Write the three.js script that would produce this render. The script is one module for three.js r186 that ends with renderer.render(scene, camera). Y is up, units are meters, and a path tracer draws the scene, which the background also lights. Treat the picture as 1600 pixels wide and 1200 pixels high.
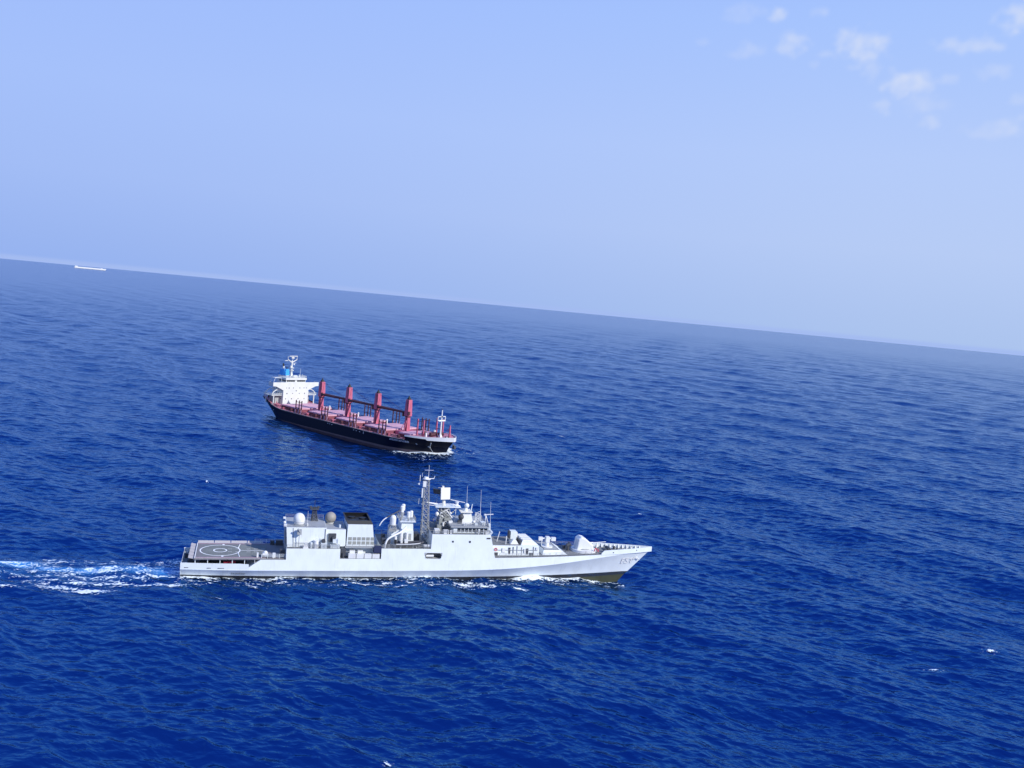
import * as THREE from 'three';
import { mergeGeometries, toCreasedNormals } from 'three/addons/utils/BufferGeometryUtils.js';
import { FontLoader } from 'three/addons/loaders/FontLoader.js';

// ---------------------------------------------------------------- camera, sky, sun, exposure
const renderer = new THREE.WebGLRenderer({ antialias: true });
renderer.toneMapping = THREE.LinearToneMapping;
renderer.toneMappingExposure = 1.0;
renderer.shadowMap.enabled = true;
const scene = new THREE.Scene();
const camera = new THREE.PerspectiveCamera((2 * Math.atan(600 / 1450) * 180) / Math.PI, 4 / 3, 1, 90000);
const EYE = 70.6;
{
  const pitch = (4.9985 * Math.PI) / 180, roll = Math.atan(0.0953);
  const f = new THREE.Vector3(0, -Math.sin(pitch), -Math.cos(pitch));
  const up = new THREE.Vector3(0, Math.cos(pitch), -Math.sin(pitch)), rt = new THREE.Vector3(1, 0, 0);
  const R = rt.clone().multiplyScalar(Math.cos(roll)).addScaledVector(up, Math.sin(roll));
  const U = rt.clone().multiplyScalar(-Math.sin(roll)).addScaledVector(up, Math.cos(roll));
  camera.position.set(0, EYE, 0);
  camera.quaternion.setFromRotationMatrix(new THREE.Matrix4().makeBasis(R, U, f.clone().negate()));
}
const SUN = new THREE.Vector3(0.866 * Math.cos(0.58), Math.sin(0.58), 0.5 * Math.cos(0.58)).normalize();

// seeded random numbers and noise
function rng(seed) { let s = seed >>> 0; return () => { s = (s + 0x6d2b79f5) | 0; let t = Math.imul(s ^ (s >>> 15), 1 | s); t = (t + Math.imul(t ^ (t >>> 7), 61 | t)) ^ t; return ((t ^ (t >>> 14)) >>> 0) / 4294967296; }; }
function hash(x, y, s = 0) { let h = Math.imul(x | 0, 374761393) + Math.imul(y | 0, 668265263) + Math.imul(s | 0, 2147483647 - 19); h = Math.imul(h ^ (h >>> 13), 1274126177); return ((h ^ (h >>> 16)) >>> 0) / 4294967296; }
function vnoise(x, y, s = 0) {
  const i = Math.floor(x), j = Math.floor(y); let u = x - i, v = y - j; u = u * u * (3 - 2 * u); v = v * v * (3 - 2 * v);
  return (hash(i, j, s) * (1 - u) + hash(i + 1, j, s) * u) * (1 - v) + (hash(i, j + 1, s) * (1 - u) + hash(i + 1, j + 1, s) * u) * v;
}
function fbm(x, y, oct = 4, s = 0) { let a = 0, w = 0.5, t = 0; for (let o = 0; o < oct; o++) { a += w * vnoise(x, y, s + o); t += w; x = x * 2.03 + 17.1; y = y * 2.03 + 5.7; w *= 0.5; } return a / t; }
const clamp = (v, a = 0, b = 1) => Math.min(b, Math.max(a, v));
const sstep = (a, b, v) => { const t = clamp((v - a) / (b - a)); return t * t * (3 - 2 * t); };
const lin = (c) => (c <= 10.31 ? c / 255 / 12.92 : ((c / 255 + 0.055) / 1.055) ** 2.4);
const rgb = (r, g, b) => [lin(r), lin(g), lin(b)];
const mix3 = (a, b, t) => [a[0] + (b[0] - a[0]) * t, a[1] + (b[1] - a[1]) * t, a[2] + (b[2] - a[2]) * t];
function table(tab, x) { if (x <= tab[0][0]) return tab[0][1]; for (let i = 1; i < tab.length; i++) if (x <= tab[i][0]) { const [a, p] = tab[i - 1], [b, q] = tab[i]; return p + ((q - p) * (x - a)) / (b - a); } return tab[tab.length - 1][1]; }
function smoothTable(tab, x) { // monotone-ish smooth interpolation
  if (x <= tab[0][0]) return tab[0][1];
  for (let i = 1; i < tab.length; i++) if (x <= tab[i][0]) {
    const p0 = tab[Math.max(0, i - 2)], p1 = tab[i - 1], p2 = tab[i], p3 = tab[Math.min(tab.length - 1, i + 1)];
    const h = p2[0] - p1[0], t = (x - p1[0]) / h, m1 = (p2[1] - p0[1]) / (p2[0] - p0[0] || 1), m2 = (p3[1] - p1[1]) / (p3[0] - p1[0] || 1);
    const t2 = t * t, t3 = t2 * t;
    return (2 * t3 - 3 * t2 + 1) * p1[1] + (t3 - 2 * t2 + t) * h * m1 + (-2 * t3 + 3 * t2) * p2[1] + (t3 - t2) * h * m2;
  }
  return tab[tab.length - 1][1];
}

// the sky: air that pales towards the horizon and towards the sun's side, and a scatter of small thin clouds
{
  const W = 3072, H = 1536, data = new Float32Array(W * H * 4);
  const sunAz = Math.atan2(SUN.x, -SUN.z);
  const el = [0, 1.5, 5, 10, 17, 26, 45, 90];
  const away = [rgb(149, 178, 240), rgb(153, 181, 241), rgb(161, 188, 246), rgb(164, 192, 251), rgb(158, 188, 253), rgb(142, 176, 252), rgb(98, 147, 243), rgb(74, 126, 228)];
  const near = [rgb(173, 197, 238), rgb(176, 199, 240), rgb(184, 205, 245), rgb(182, 205, 250), rgb(168, 198, 254), rgb(150, 184, 254), rgb(106, 152, 244), rgb(74, 126, 228)];
  const R = rng(77);
  // az, el, half width, half height, strength: seen in the photograph, then more of the same kind further round
  const puffs = [[13.4, 17.45, 0.5, 0.35, 0.8], [14.5, 16.0, 0.9, 0.65, 0.75], [12.1, 15.5, 1.1, 0.5, 0.35], [16.3, 15.4, 0.6, 0.3, 0.4], [18.35, 15.85, 1.5, 0.95, 0.8], [18.9, 14.7, 0.5, 0.7, 0.4], [21.0, 13.9, 1.3, 0.75, 0.85], [22.1, 12.9, 1.1, 0.6, 0.35], [19.7, 12.75, 0.5, 0.4, 0.4], [22.4, 11.9, 0.5, 0.4, 0.5], [26.2, 11.8, 0.9, 0.6, 0.5], [25.3, 11.5, 1.2, 0.5, 0.3], [24.0, 15.85, 1.8, 0.45, 0.6], [26.4, 17.0, 1.3, 0.8, 0.8], [25.3, 14.5, 0.8, 0.4, 0.35], [11.6, 17.5, 1.2, 0.5, 0.25], [15.8, 17.6, 0.5, 0.3, 0.35], [9.3, 16, 0.4, 0.3, 0.25], [22.9, 14.2, 0.6, 0.3, 0.4], [26.6, 13.1, 0.5, 0.3, 0.35], [15.9, 14.9, 0.3, 0.2, 0.25]];
  for (let i = 0; i < 150; i++) { const az = 29 + R() * 290, e = 11 + R() * 28; if (az > 29 && az < 325) puffs.push([az > 180 ? az - 360 : az, e, 0.4 + R() * 1.3, 0.3 + R() * 0.6, 0.25 + R() * 0.6]); }
  for (let j = 0; j < H; j++) {
    const e = ((j + 0.5) / H - 0.5) * 180, ee = Math.max(0, e);
    let k = 0; while (k < el.length - 2 && ee > el[k + 1]) k++;
    const t = clamp((ee - el[k]) / (el[k + 1] - el[k])), A = mix3(away[k], away[k + 1], t), B = mix3(near[k], near[k + 1], t);
    const row = puffs.filter((p) => Math.abs(p[1] - e) < p[3] * 3);
    for (let i = 0; i < W; i++) {
      const az = ((i + 0.5) / W - 0.5) * 360 + 90; // degrees clockwise from the view direction (-z)
      const d = ((az * Math.PI) / 180) - sunAz;
      let c = mix3(A, B, sstep(0.0, 0.5, (1 + Math.cos(d)) / 2) * 0.95);
      let a = 0;
      for (const p of row) {
        let dx = az - p[0]; if (dx > 180) dx -= 360; if (dx < -180) dx += 360;
        const dy = e - p[1];
        if (Math.abs(dx) > p[2] * 3) continue;
        const n1 = fbm(az * 1.7, e * 2.1, 4, 3) - 0.5, n2 = fbm(az * 1.7 + 40, e * 2.1 + 9, 4, 8) - 0.5;
        const q = Math.hypot((dx + n1 * 1.5 * p[2]) / p[2], (dy + n2 * 1.7 * p[3]) / p[3] * (dy < 0 ? 1.15 : 0.9));
        a = Math.max(a, p[4] * sstep(1.25, 0.25, q) * (0.45 + 0.8 * fbm(az * 2.6, e * 3, 4, 21)));
      }
      if (a > 0) c = mix3(c, rgb(214, 224, 247), clamp(a * 0.85));
      if (e < 0) c = rgb(163, 188, 240); // below the horizon, where the sea hides it
      const o = (j * W + i) * 4; data[o] = c[0]; data[o + 1] = c[1]; data[o + 2] = c[2]; data[o + 3] = 1;
    }
  }
  const sky = new THREE.DataTexture(data, W, H, THREE.RGBAFormat, THREE.FloatType);
  sky.mapping = THREE.EquirectangularReflectionMapping; sky.magFilter = THREE.LinearFilter; sky.minFilter = THREE.LinearFilter; sky.needsUpdate = true;
  scene.background = sky; scene.environment = sky;
}
const sun = new THREE.DirectionalLight(new THREE.Color(1, 0.965, 0.91), 5);
sun.position.copy(SUN).multiplyScalar(600).add(new THREE.Vector3(-20, 0, -300)); sun.target.position.set(-20, 0, -300);
sun.castShadow = true; sun.shadow.mapSize.set(4096, 4096);
Object.assign(sun.shadow.camera, { left: -260, right: 260, top: 260, bottom: -260, near: 10, far: 1400 });
scene.add(sun, sun.target);

// ---------------------------------------------------------------- the ships' places
const FR_POS = new THREE.Vector3(-73.86, -0.69, -214.9), FR_ROT = new THREE.Euler(-0.00385, 0.28, 0.01205, 'YZX');
const CG_POS = new THREE.Vector3(-74.62, 0, -450.48), CG_ROT = new THREE.Euler(0, (-41 * Math.PI) / 180, 0);
const frMat = new THREE.Matrix4().compose(FR_POS, new THREE.Quaternion().setFromEuler(FR_ROT), new THREE.Vector3(1, 1, 1));
const cgMat = new THREE.Matrix4().compose(CG_POS, new THREE.Quaternion().setFromEuler(CG_ROT), new THREE.Vector3(1, 1, 1));
const frInv = frMat.clone().invert(), cgInv = cgMat.clone().invert();
const FR_WL = [[0, 5.3], [10, 5.9], [40, 6.35], [60, 6.15], [80, 5.1], [95, 3.4], [105, 1.7], [111, 0.5], [113, 0.1]];

// ---------------------------------------------------------------- the sea
const EARTH = 6371000 * 7 / 6;
const waves = [];
{
  const R = rng(20240);
  const add = (len, dir, slope) => { const k = (2 * Math.PI) / len; waves.push({ len, kx: k * Math.cos(dir), kz: k * Math.sin(dir), A: slope / k, cx: Math.cos(dir), cz: Math.sin(dir), p: R() * 6.283, k }); };
  // swell: crests run from the far left to the near right
  for (const [len, d, s] of [[92, 150, 0.042], [74, 143, 0.04], [58, 156, 0.044], [47, 139, 0.042]]) add(len, (d * Math.PI) / 180, s);
  // the swell's phase: level along the frigate's side, falling off towards its bow
  [6, 8, 10, 13].forEach((a, i) => { waves[i].p = (a * 2 * Math.PI) / 16; });
  // wind sea
  const N = 150;
  for (let i = 0; i < N; i++) {
    const len = 1.25 * Math.pow(42 / 1.25, (i + R()) / N), g = R() + R() + R() - 1.5;
    add(len, ((110 + g * 60) * Math.PI) / 180, 0.0245 * (len > 18 ? 0.6 : len > 7 ? 0.66 : len < 4.5 ? 1.2 : 1));
  }
}
const CHOP = 0.98;
function shipWave(x, z) { // the frigate's own bow trough, shoulder crest and the churned water astern
  const xl = (x - FR_POS.x) * Math.cos(0.28) - (z - FR_POS.z) * Math.sin(0.28), zl = (x - FR_POS.x) * Math.sin(0.28) + (z - FR_POS.z) * Math.cos(0.28);
  if (xl < -60 || xl > 150 || Math.abs(zl) > 40) return 0;
  const a = Math.abs(zl), b = smoothTable(FR_WL, xl), d = Math.max(0, a - b);
  let h = 0;
  h -= 1.25 * Math.exp(-(((xl - 110) / 9) ** 2)) * Math.exp(-((d / 8) ** 2));
  h += 0.55 * Math.exp(-(((xl - 86 + d * 1.2) / 6) ** 2)) * Math.exp(-d / 7);
  h += 0.5 * Math.exp(-(((xl - 62) / 24) ** 2)) * Math.exp(-((d / 8) ** 2));
  h += 0.3 * Math.exp(-(((xl - 24 + d * 1.2) / 8) ** 2)) * Math.exp(-d / 6);
  h += 0.35 * Math.exp(-(((xl + 12) / 9) ** 2)) * Math.exp(-((zl / 6) ** 2)) - 0.35 * Math.exp(-(((xl + 2) / 5) ** 2)) * Math.exp(-((zl / 7) ** 2));
  return h;
}
function seaAt(x0, z0, spacing, out) {
  let x = x0, y = 0, z = z0, sx = 0, sz = 0, jxx = 1, jxz = 0, jzz = 1;
  for (const w of waves) {
    const f = w.len / spacing; if (f < 2.4) continue;
    const fade = f < 4.4 ? (f - 2.4) / 2 : 1;
    const ph = w.kx * x0 + w.kz * z0 + w.p, s = Math.sin(ph), c = Math.cos(ph), A = w.A * fade, q = CHOP * A * s;
    y += A * s; x += CHOP * w.cx * A * c; z += CHOP * w.cz * A * c; sx += A * w.kx * c; sz += A * w.kz * c;
    jxx -= q * w.cx * w.kx; jxz -= q * w.cx * w.kz; jzz -= q * w.cz * w.kz;
  }
  const e = 0.5, h = shipWave(x0, z0);
  if (h !== 0) { y += h; sx += (shipWave(x0 + e, z0) - h) / e; sz += (shipWave(x0, z0 + e) - h) / e; }
  const r2 = x0 * x0 + z0 * z0; y -= r2 / (2 * EARTH); sx -= x0 / EARTH; sz -= z0 / EARTH;
  // normal of the displaced surface: the cross product of its two tangents
  let nx = jxz * sz - sx * jzz, ny = jzz * jxx - jxz * jxz, nz = sx * jxz - jxx * sz;
  ny = Math.max(ny, 0.12);
  const l = 1 / Math.sqrt(nx * nx + ny * ny + nz * nz);
  out[0] = x; out[1] = y; out[2] = z; out[3] = nx * l; out[4] = ny * l; out[5] = nz * l;
}
// a tile of short waves for the relief of the surface, made from a random spectrum
function rippleTile(n, metres, lo, hi, mss, meanDir, seed) {
  const R = rng(seed), re = new Float64Array(n * n), im = new Float64Array(n * n), dk = (2 * Math.PI) / metres;
  let tot = 0;
  for (let j = 0; j < n; j++) for (let i = 0; i < n; i++) {
    const a = i < n / 2 ? i : i - n, b = j < n / 2 ? j : j - n; if (!a && !b) continue;
    const k = Math.hypot(a, b) * dk, len = (2 * Math.PI) / k; if (len < lo * 0.7 || len > hi * 1.4) continue;
    const band = sstep(lo * 0.7, lo, len) * sstep(hi * 1.4, hi, len);
    const ct = Math.abs(Math.cos(Math.atan2(b, a) - meanDir));
    const amp = band * Math.pow(k, -2.05) * (0.12 + ct * ct) * Math.sqrt(-2 * Math.log(R() + 1e-9)), ph = R() * 6.2832;
    re[j * n + i] = amp * Math.cos(ph); im[j * n + i] = amp * Math.sin(ph); tot += amp * amp * k * k;
  }
  const cs = new Float64Array(n / 2), sn = new Float64Array(n / 2); for (let i = 0; i < n / 2; i++) { cs[i] = Math.cos((2 * Math.PI * i) / n); sn[i] = Math.sin((2 * Math.PI * i) / n); }
  const br = new Float64Array(n), bi = new Float64Array(n), rev = new Int32Array(n); for (let i = 0, l = Math.log2(n); i < n; i++) { let r = 0; for (let b = 0; b < l; b++) if (i & (1 << b)) r |= 1 << (l - 1 - b); rev[i] = r; }
  const line = (o, st) => {
    for (let i = 0; i < n; i++) { br[rev[i]] = re[o + i * st]; bi[rev[i]] = im[o + i * st]; }
    for (let s = 2; s <= n; s *= 2) { const h = s / 2, q = n / s; for (let g = 0; g < n; g += s) for (let k = 0; k < h; k++) { const c = cs[k * q], d = sn[k * q], xr = br[g + k + h] * c - bi[g + k + h] * d, xi = br[g + k + h] * d + bi[g + k + h] * c; br[g + k + h] = br[g + k] - xr; bi[g + k + h] = bi[g + k] - xi; br[g + k] += xr; bi[g + k] += xi; } }
    for (let i = 0; i < n; i++) { re[o + i * st] = br[i]; im[o + i * st] = bi[i]; }
  };
  for (let j = 0; j < n; j++) line(j * n, 1);
  for (let i = 0; i < n; i++) line(i, n);
  let sd = 0; for (let q = 0; q < n * n; q++) sd += re[q] * re[q]; sd = Math.sqrt(sd / (n * n)); for (let q = 0; q < n * n; q++) re[q] = (sd / 0.25) * Math.exp((0.25 * re[q]) / sd); // peaked crests, flat troughs
  const g = Math.sqrt(mss / (tot / 2)), px = metres / n, data = new Uint8Array(n * n * 4);
  for (let j = 0; j < n; j++) for (let i = 0; i < n; i++) {
    const a = (re[j * n + ((i + 1) % n)] - re[j * n + ((i - 1 + n) % n)]) * g / (2 * px), b = (re[((j + 1) % n) * n + i] - re[((j - 1 + n) % n) * n + i]) * g / (2 * px);
    const l = 1 / Math.sqrt(1 + a * a + b * b), o = (j * n + i) * 4;
    data[o] = clamp(127.5 - 127.5 * a * l, 0, 255); data[o + 1] = clamp(127.5 - 127.5 * b * l, 0, 255); data[o + 2] = 127.5 + 127.5 * l; data[o + 3] = 255;
  }
  const t = new THREE.DataTexture(data, n, n, THREE.RGBAFormat); t.wrapS = t.wrapT = THREE.RepeatWrapping; t.magFilter = THREE.LinearFilter; t.minFilter = THREE.LinearMipmapLinearFilter; t.generateMipmaps = true; t.needsUpdate = true;
  return t;
}
const TILE = 171;
const ripples = rippleTile(2048, TILE, 0.35, 6, 0.016, (100 * Math.PI) / 180, 5);
const seaMat = new THREE.MeshPhysicalMaterial({ color: new THREE.Color().setRGB(0.005, 0.042, 0.205), metalness: 0.8, roughness: 0.13, ior: 1.333, normalScale: new THREE.Vector2(1.3, 1.3), specularColor: new THREE.Color().setRGB(0.42, 0.74, 1), normalMap: ripples });
{
  const th = [], D = Math.PI / 180;
  for (let a = -180; a < -44; a += 4) th.push(a * D);
  for (let a = -44; a < 44; a += 0.125) th.push(a * D);
  for (let a = 44; a <= 180.01; a += 4) th.push(a * D);
  const rs = [2, 15, 30, 45, 60, 75, 85];
  let r = 90; const grow = (q) => Math.min(0.05, 0.0022 * Math.max(1, q / 800)); while (r < 62000) { rs.push(r); r *= 1 + grow(r); }
  const nt = th.length, nr = rs.length, pos = new Float32Array(nt * nr * 3), nor = new Float32Array(nt * nr * 3), uv = new Float32Array(nt * nr * 2), o = new Float64Array(6);
  const sc = th.map((a) => [Math.sin(a), -Math.cos(a)]);
  for (let j = 0; j < nr; j++) {
    const rr = rs[j], step = rr < 90 ? 14 : rr * Math.sqrt(0.0022 * grow(rr));
    for (let i = 0; i < nt; i++) {
      const x0 = rr * sc[i][0], z0 = rr * sc[i][1], wide = Math.abs(th[i]) > 0.77 ? rr * 0.07 : step;
      seaAt(x0, z0, wide, o);
      const q = j * nt + i;
      pos.set([o[0], o[1], o[2]], q * 3); nor.set([o[3], o[4], o[5]], q * 3); uv[q * 2] = x0 / TILE; uv[q * 2 + 1] = z0 / TILE;
    }
  }
  const idx = new Uint32Array((nt - 1) * (nr - 1) * 6); let k = 0;
  for (let j = 0; j < nr - 1; j++) for (let i = 0; i < nt - 1; i++) { const a = j * nt + i, b = a + 1, c = a + nt, d = c + 1; idx[k++] = a; idx[k++] = b; idx[k++] = d; idx[k++] = a; idx[k++] = d; idx[k++] = c; }
  const g = new THREE.BufferGeometry();
  g.setAttribute('position', new THREE.BufferAttribute(pos, 3)); g.setAttribute('normal', new THREE.BufferAttribute(nor, 3)); g.setAttribute('uv', new THREE.BufferAttribute(uv, 2)); g.setIndex(new THREE.BufferAttribute(idx, 1));
  const sea = new THREE.Mesh(g, seaMat); sea.name = 'sea'; sea.receiveShadow = true; sea.castShadow = true;
  sea.userData = { kind: 'structure', label: 'deep blue open sea with short wind waves and a low swell', category: 'sea' };
  scene.add(sea);
}

// ---------------------------------------------------------------- helpers for things
const taken = {};
const numbered = (n) => { const k = (taken[n] = (taken[n] ?? -1) + 1); return k ? `${n}_${String(k).padStart(3, '0')}` : n; };
function thing(name, label, category, group) { const g = new THREE.Group(); g.name = numbered(name); g.userData = { label, category }; if (group) g.userData.group = group; scene.add(g); return g; }
function metreUV(g, s = 14) {
  const p = g.attributes.position, n = g.attributes.normal, uv = new Float32Array(p.count * 2);
  for (let i = 0; i < p.count; i++) { const ax = Math.abs(n.getX(i)), ay = Math.abs(n.getY(i)), az = Math.abs(n.getZ(i)); const [a, b] = ay > 0.75 ? [p.getX(i), p.getZ(i)] : az >= ax ? [p.getX(i), p.getY(i)] : [p.getZ(i) + 3.3, p.getY(i)]; uv[i * 2] = a / s; uv[i * 2 + 1] = b / s; }
  g.setAttribute('uv', new THREE.BufferAttribute(uv, 2)); return g;
}
const LOOSE = new Set('deck_locker gap_machinery hose_box ladder_recess towed_sonar_winch ammunition_locker deck_bollard floodlight boat_winch sensor_mount boat_cradle missile_deck_clutter bridge_wing_gear roof_equipment mast_fittings white_fittings mooring_bitts bow_bitts vent_grille deckhouse_door uptake_trunk mooring_capstan vent_post forecastle_gear deck_house fairlead cable_reel rocket_launcher deck_pipe bridge_box stern_mooring_winch windlass'.split(' '));
function part(parent, name, geos, mat, label) {
  if (Array.isArray(geos) && geos.length > 1 && LOOSE.has(name)) return geos.map((g) => part(parent, name, g, mat, label))[0];
  let l = (Array.isArray(geos) ? geos : [geos]).map((g) => { const q = g.index ? g.toNonIndexed() : g; for (const k of Object.keys(q.attributes)) if (k !== 'position' && k !== 'normal') q.deleteAttribute(k); return q; });
  const g = metreUV(l.length > 1 ? mergeGeometries(l) : l[0]);
  const m = new THREE.Mesh(g, mat); m.name = name; m.castShadow = m.receiveShadow = true; if (label) m.userData.label = label; parent.add(m); return m;
}
const V = (x, y, z) => new THREE.Vector3(x, y, z);
const box = (x0, x1, y0, y1, z0, z1) => { const g = new THREE.BoxGeometry(x1 - x0, y1 - y0, z1 - z0); g.translate((x0 + x1) / 2, (y0 + y1) / 2, (z0 + z1) / 2); return g; };
function frus(x0, x1, z0, z1, y0, X0, X1, Z0, Z1, y1) { const g = new THREE.BoxGeometry(1, 1, 1), p = g.attributes.position; for (let i = 0; i < p.count; i++) { const t = p.getY(i) > 0, r = p.getX(i) > 0, n = p.getZ(i) > 0; p.setXYZ(i, t ? (r ? X1 : X0) : r ? x1 : x0, t ? y1 : y0, t ? (n ? Z1 : Z0) : n ? z1 : z0); } const q = g.toNonIndexed(); q.computeVertexNormals(); return q; }
function bar(a, b, r, r2 = r, seg = 7) { a = V(...a); b = V(...b); const d = b.clone().sub(a), g = new THREE.CylinderGeometry(r2, r, d.length(), seg); g.applyQuaternion(new THREE.Quaternion().setFromUnitVectors(V(0, 1, 0), d.normalize())); g.translate((a.x + b.x) / 2, (a.y + b.y) / 2, (a.z + b.z) / 2); return g; }
const cyl = (x, y0, y1, z, r, r2 = r, seg = 20) => bar([x, y0, z], [x, y1, z], r, r2, seg);
const ball = (x, y, z, r, sy = 1) => { const g = new THREE.SphereGeometry(r, 22, 14); g.scale(1, sy, 1); g.translate(x, y, z); return g; };
function pipe(pts, r, seg = 24) { return new THREE.TubeGeometry(new THREE.CatmullRomCurve3(pts.map((p) => V(...p))), seg, r, 7); }
function dome(x, y, z, r, h, H) { const pr = [[0.001, 0], [r * 0.86, 0], [r * 0.86, h * 0.35], [r, h * 0.5], [r, h]]; for (let i = 1; i <= 12; i++) { const a = (i / 12) * Math.PI / 2; pr.push([Math.max(0.001, r * Math.cos(a)), h + (H - h) * Math.sin(a)]); } const g = new THREE.LatheGeometry(pr.map((p) => new THREE.Vector2(...p)), 24); g.translate(x, y, z); return g; }
function lattice(x0, z0, w0, y0, x1, z1, w1, y1, n, r) {
  const out = [], at = (t, sx, sz) => { const w = w0 + (w1 - w0) * t; return [x0 + (x1 - x0) * t + (sx * w) / 2, y0 + (y1 - y0) * t, z0 + (z1 - z0) * t + (sz * w) / 2]; };
  const c = [[-1, -1], [1, -1], [1, 1], [-1, 1]];
  for (let k = 0; k < 4; k++) { out.push(bar(at(0, ...c[k]), at(1, ...c[k]), r * 1.3, r, 5)); for (let i = 0; i < n; i++) { const a = c[k], b = c[(k + 1) % 4]; out.push(bar(at(i / n, ...a), at((i + 1) / n, ...b), r * 0.7, r * 0.7, 4), bar(at(i / n, ...b), at((i + 1) / n, ...a), r * 0.7, r * 0.7, 4), bar(at((i + 1) / n, ...a), at((i + 1) / n, ...b), r * 0.8, r * 0.8, 4)); } }
  return out;
}
function railing(pts, h = 1.0, gap = 1.6, r = 0.035) {
  const out = [];
  for (let i = 0; i < pts.length - 1; i++) {
    const a = V(...pts[i]), b = V(...pts[i + 1]), L = a.distanceTo(b), n = Math.max(1, Math.round(L / gap));
    for (let k = 0; k <= n; k++) { const p = a.clone().lerp(b, k / n); out.push(bar([p.x, p.y, p.z], [p.x, p.y + h, p.z], r * 1.3, r * 1.3, 4)); }
    for (const f of [0.4, 0.7, 1]) out.push(bar([a.x, a.y + h * f, a.z], [b.x, b.y + h * f, b.z], r, r, 4));
  }
  return out;
}
function grid(nu, nv, fn, skip) { // both sides of a hull
  const out = [];
  for (const s of [1, -1]) {
    const pos = [], idx = [];
    for (let i = 0; i < nu; i++) for (let j = 0; j < nv; j++) { const p = fn(i, j); pos.push(p[0], p[1], p[2] * s); }
    for (let i = 0; i < nu - 1; i++) for (let j = 0; j < nv - 1; j++) { if (skip && skip(i, j)) continue; const a = i * nv + j, b = a + 1, c = a + nv, d = c + 1; if (s > 0) idx.push(a, c, d, a, d, b); else idx.push(a, d, c, a, b, d); }
    const g = new THREE.BufferGeometry(); g.setAttribute('position', new THREE.Float32BufferAttribute(pos, 3)); g.setIndex(idx);
    out.push(toCreasedNormals(g.toNonIndexed(), 0.6));
  }
  return out;
}
function strips(list) { // quads across the ship: [[x0,y0,b0],[x1,y1,b1]]
  const pos = []; for (const [[x0, y0, b0], [x1, y1, b1]] of list) pos.push(x0, y0, -b0, x0, y0, b0, x1, y1, b1, x0, y0, -b0, x1, y1, b1, x1, y1, -b1);
  const g = new THREE.BufferGeometry(); g.setAttribute('position', new THREE.Float32BufferAttribute(pos, 3)); g.computeVertexNormals(); return g;
}
function wallRibbon(pts, thick) { // pts: [x, z, yLow, yHigh] along an open line; a wall with thickness inwards (towards z=0)
  const pos = [], idx = [], n = pts.length;
  for (const [x, z, a, b] of pts) { const i = z - Math.sign(z || 1) * Math.min(thick, Math.abs(z)); pos.push(x, a, z, x, b, z, x, b, i, x, a, i); }
  for (let k = 0; k < n - 1; k++) for (let e = 0; e < 4; e++) { const a = k * 4 + e, b = k * 4 + ((e + 1) % 4); idx.push(a, b, b + 4, a, b + 4, a + 4); }
  idx.push(0, 1, 2, 0, 2, 3); const q = (n - 1) * 4; idx.push(q, q + 2, q + 1, q, q + 3, q + 2);
  const g = new THREE.BufferGeometry(); g.setAttribute('position', new THREE.Float32BufferAttribute(pos, 3)); g.setIndex(idx); return toCreasedNormals(g.toNonIndexed(), 0.6);
}
function mount(o, mat, at, turn = 0) { o.applyMatrix4(mat.clone().multiply(new THREE.Matrix4().makeTranslation(...at)).multiply(new THREE.Matrix4().makeRotationY(turn))); return o; }

// painted steel: even paint with faint runs, patches and stains
function paintMap(seed, stain, amount, run) {
  const n = 512, d = new Uint8Array(n * n * 4);
  for (let j = 0; j < n; j++) for (let i = 0; i < n; i++) {
    const u = i / n, v = j / n, w = (x) => x; // tiles by mirroring
    const patch = fbm(u * 9, v * 7, 4, seed) - 0.5, streak = Math.pow(fbm(u * 90, v * 5, 3, seed + 9), 3) * sstep(0.42, 0.7, fbm(u * 14, v * 6, 3, seed + 4)), grain = hash(i, j, seed) - 0.5;
    const k = 1 - amount * (0.5 + patch) * 0.5 - 0.015 * grain, s = clamp(streak * run);
    const o = (j * n + i) * 4; for (let c = 0; c < 3; c++) d[o + c] = clamp(255 * (k * (1 - s) + stain[c] * s), 0, 255); d[o + 3] = 255;
  }
  const t = new THREE.DataTexture(d, n, n, THREE.RGBAFormat); t.wrapS = t.wrapT = THREE.MirroredRepeatWrapping; t.colorSpace = THREE.SRGBColorSpace; t.magFilter = THREE.LinearFilter; t.needsUpdate = true; return t;
}
const navyMap = paintMap(3, [0.8, 0.79, 0.78], 0.12, 0.55), deckMap = paintMap(13, [0.7, 0.66, 0.62], 0.35, 0.8), rustMap = paintMap(29, [0.72, 0.5, 0.42], 0.22, 0.9), plainMap = paintMap(41, [0.85, 0.8, 0.75], 0.12, 0.4);
const mat = (r, g, b, rough = 0.6, extra = {}) => new THREE.MeshStandardMaterial({ color: new THREE.Color().setRGB(r, g, b), roughness: rough, ...extra });
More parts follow.
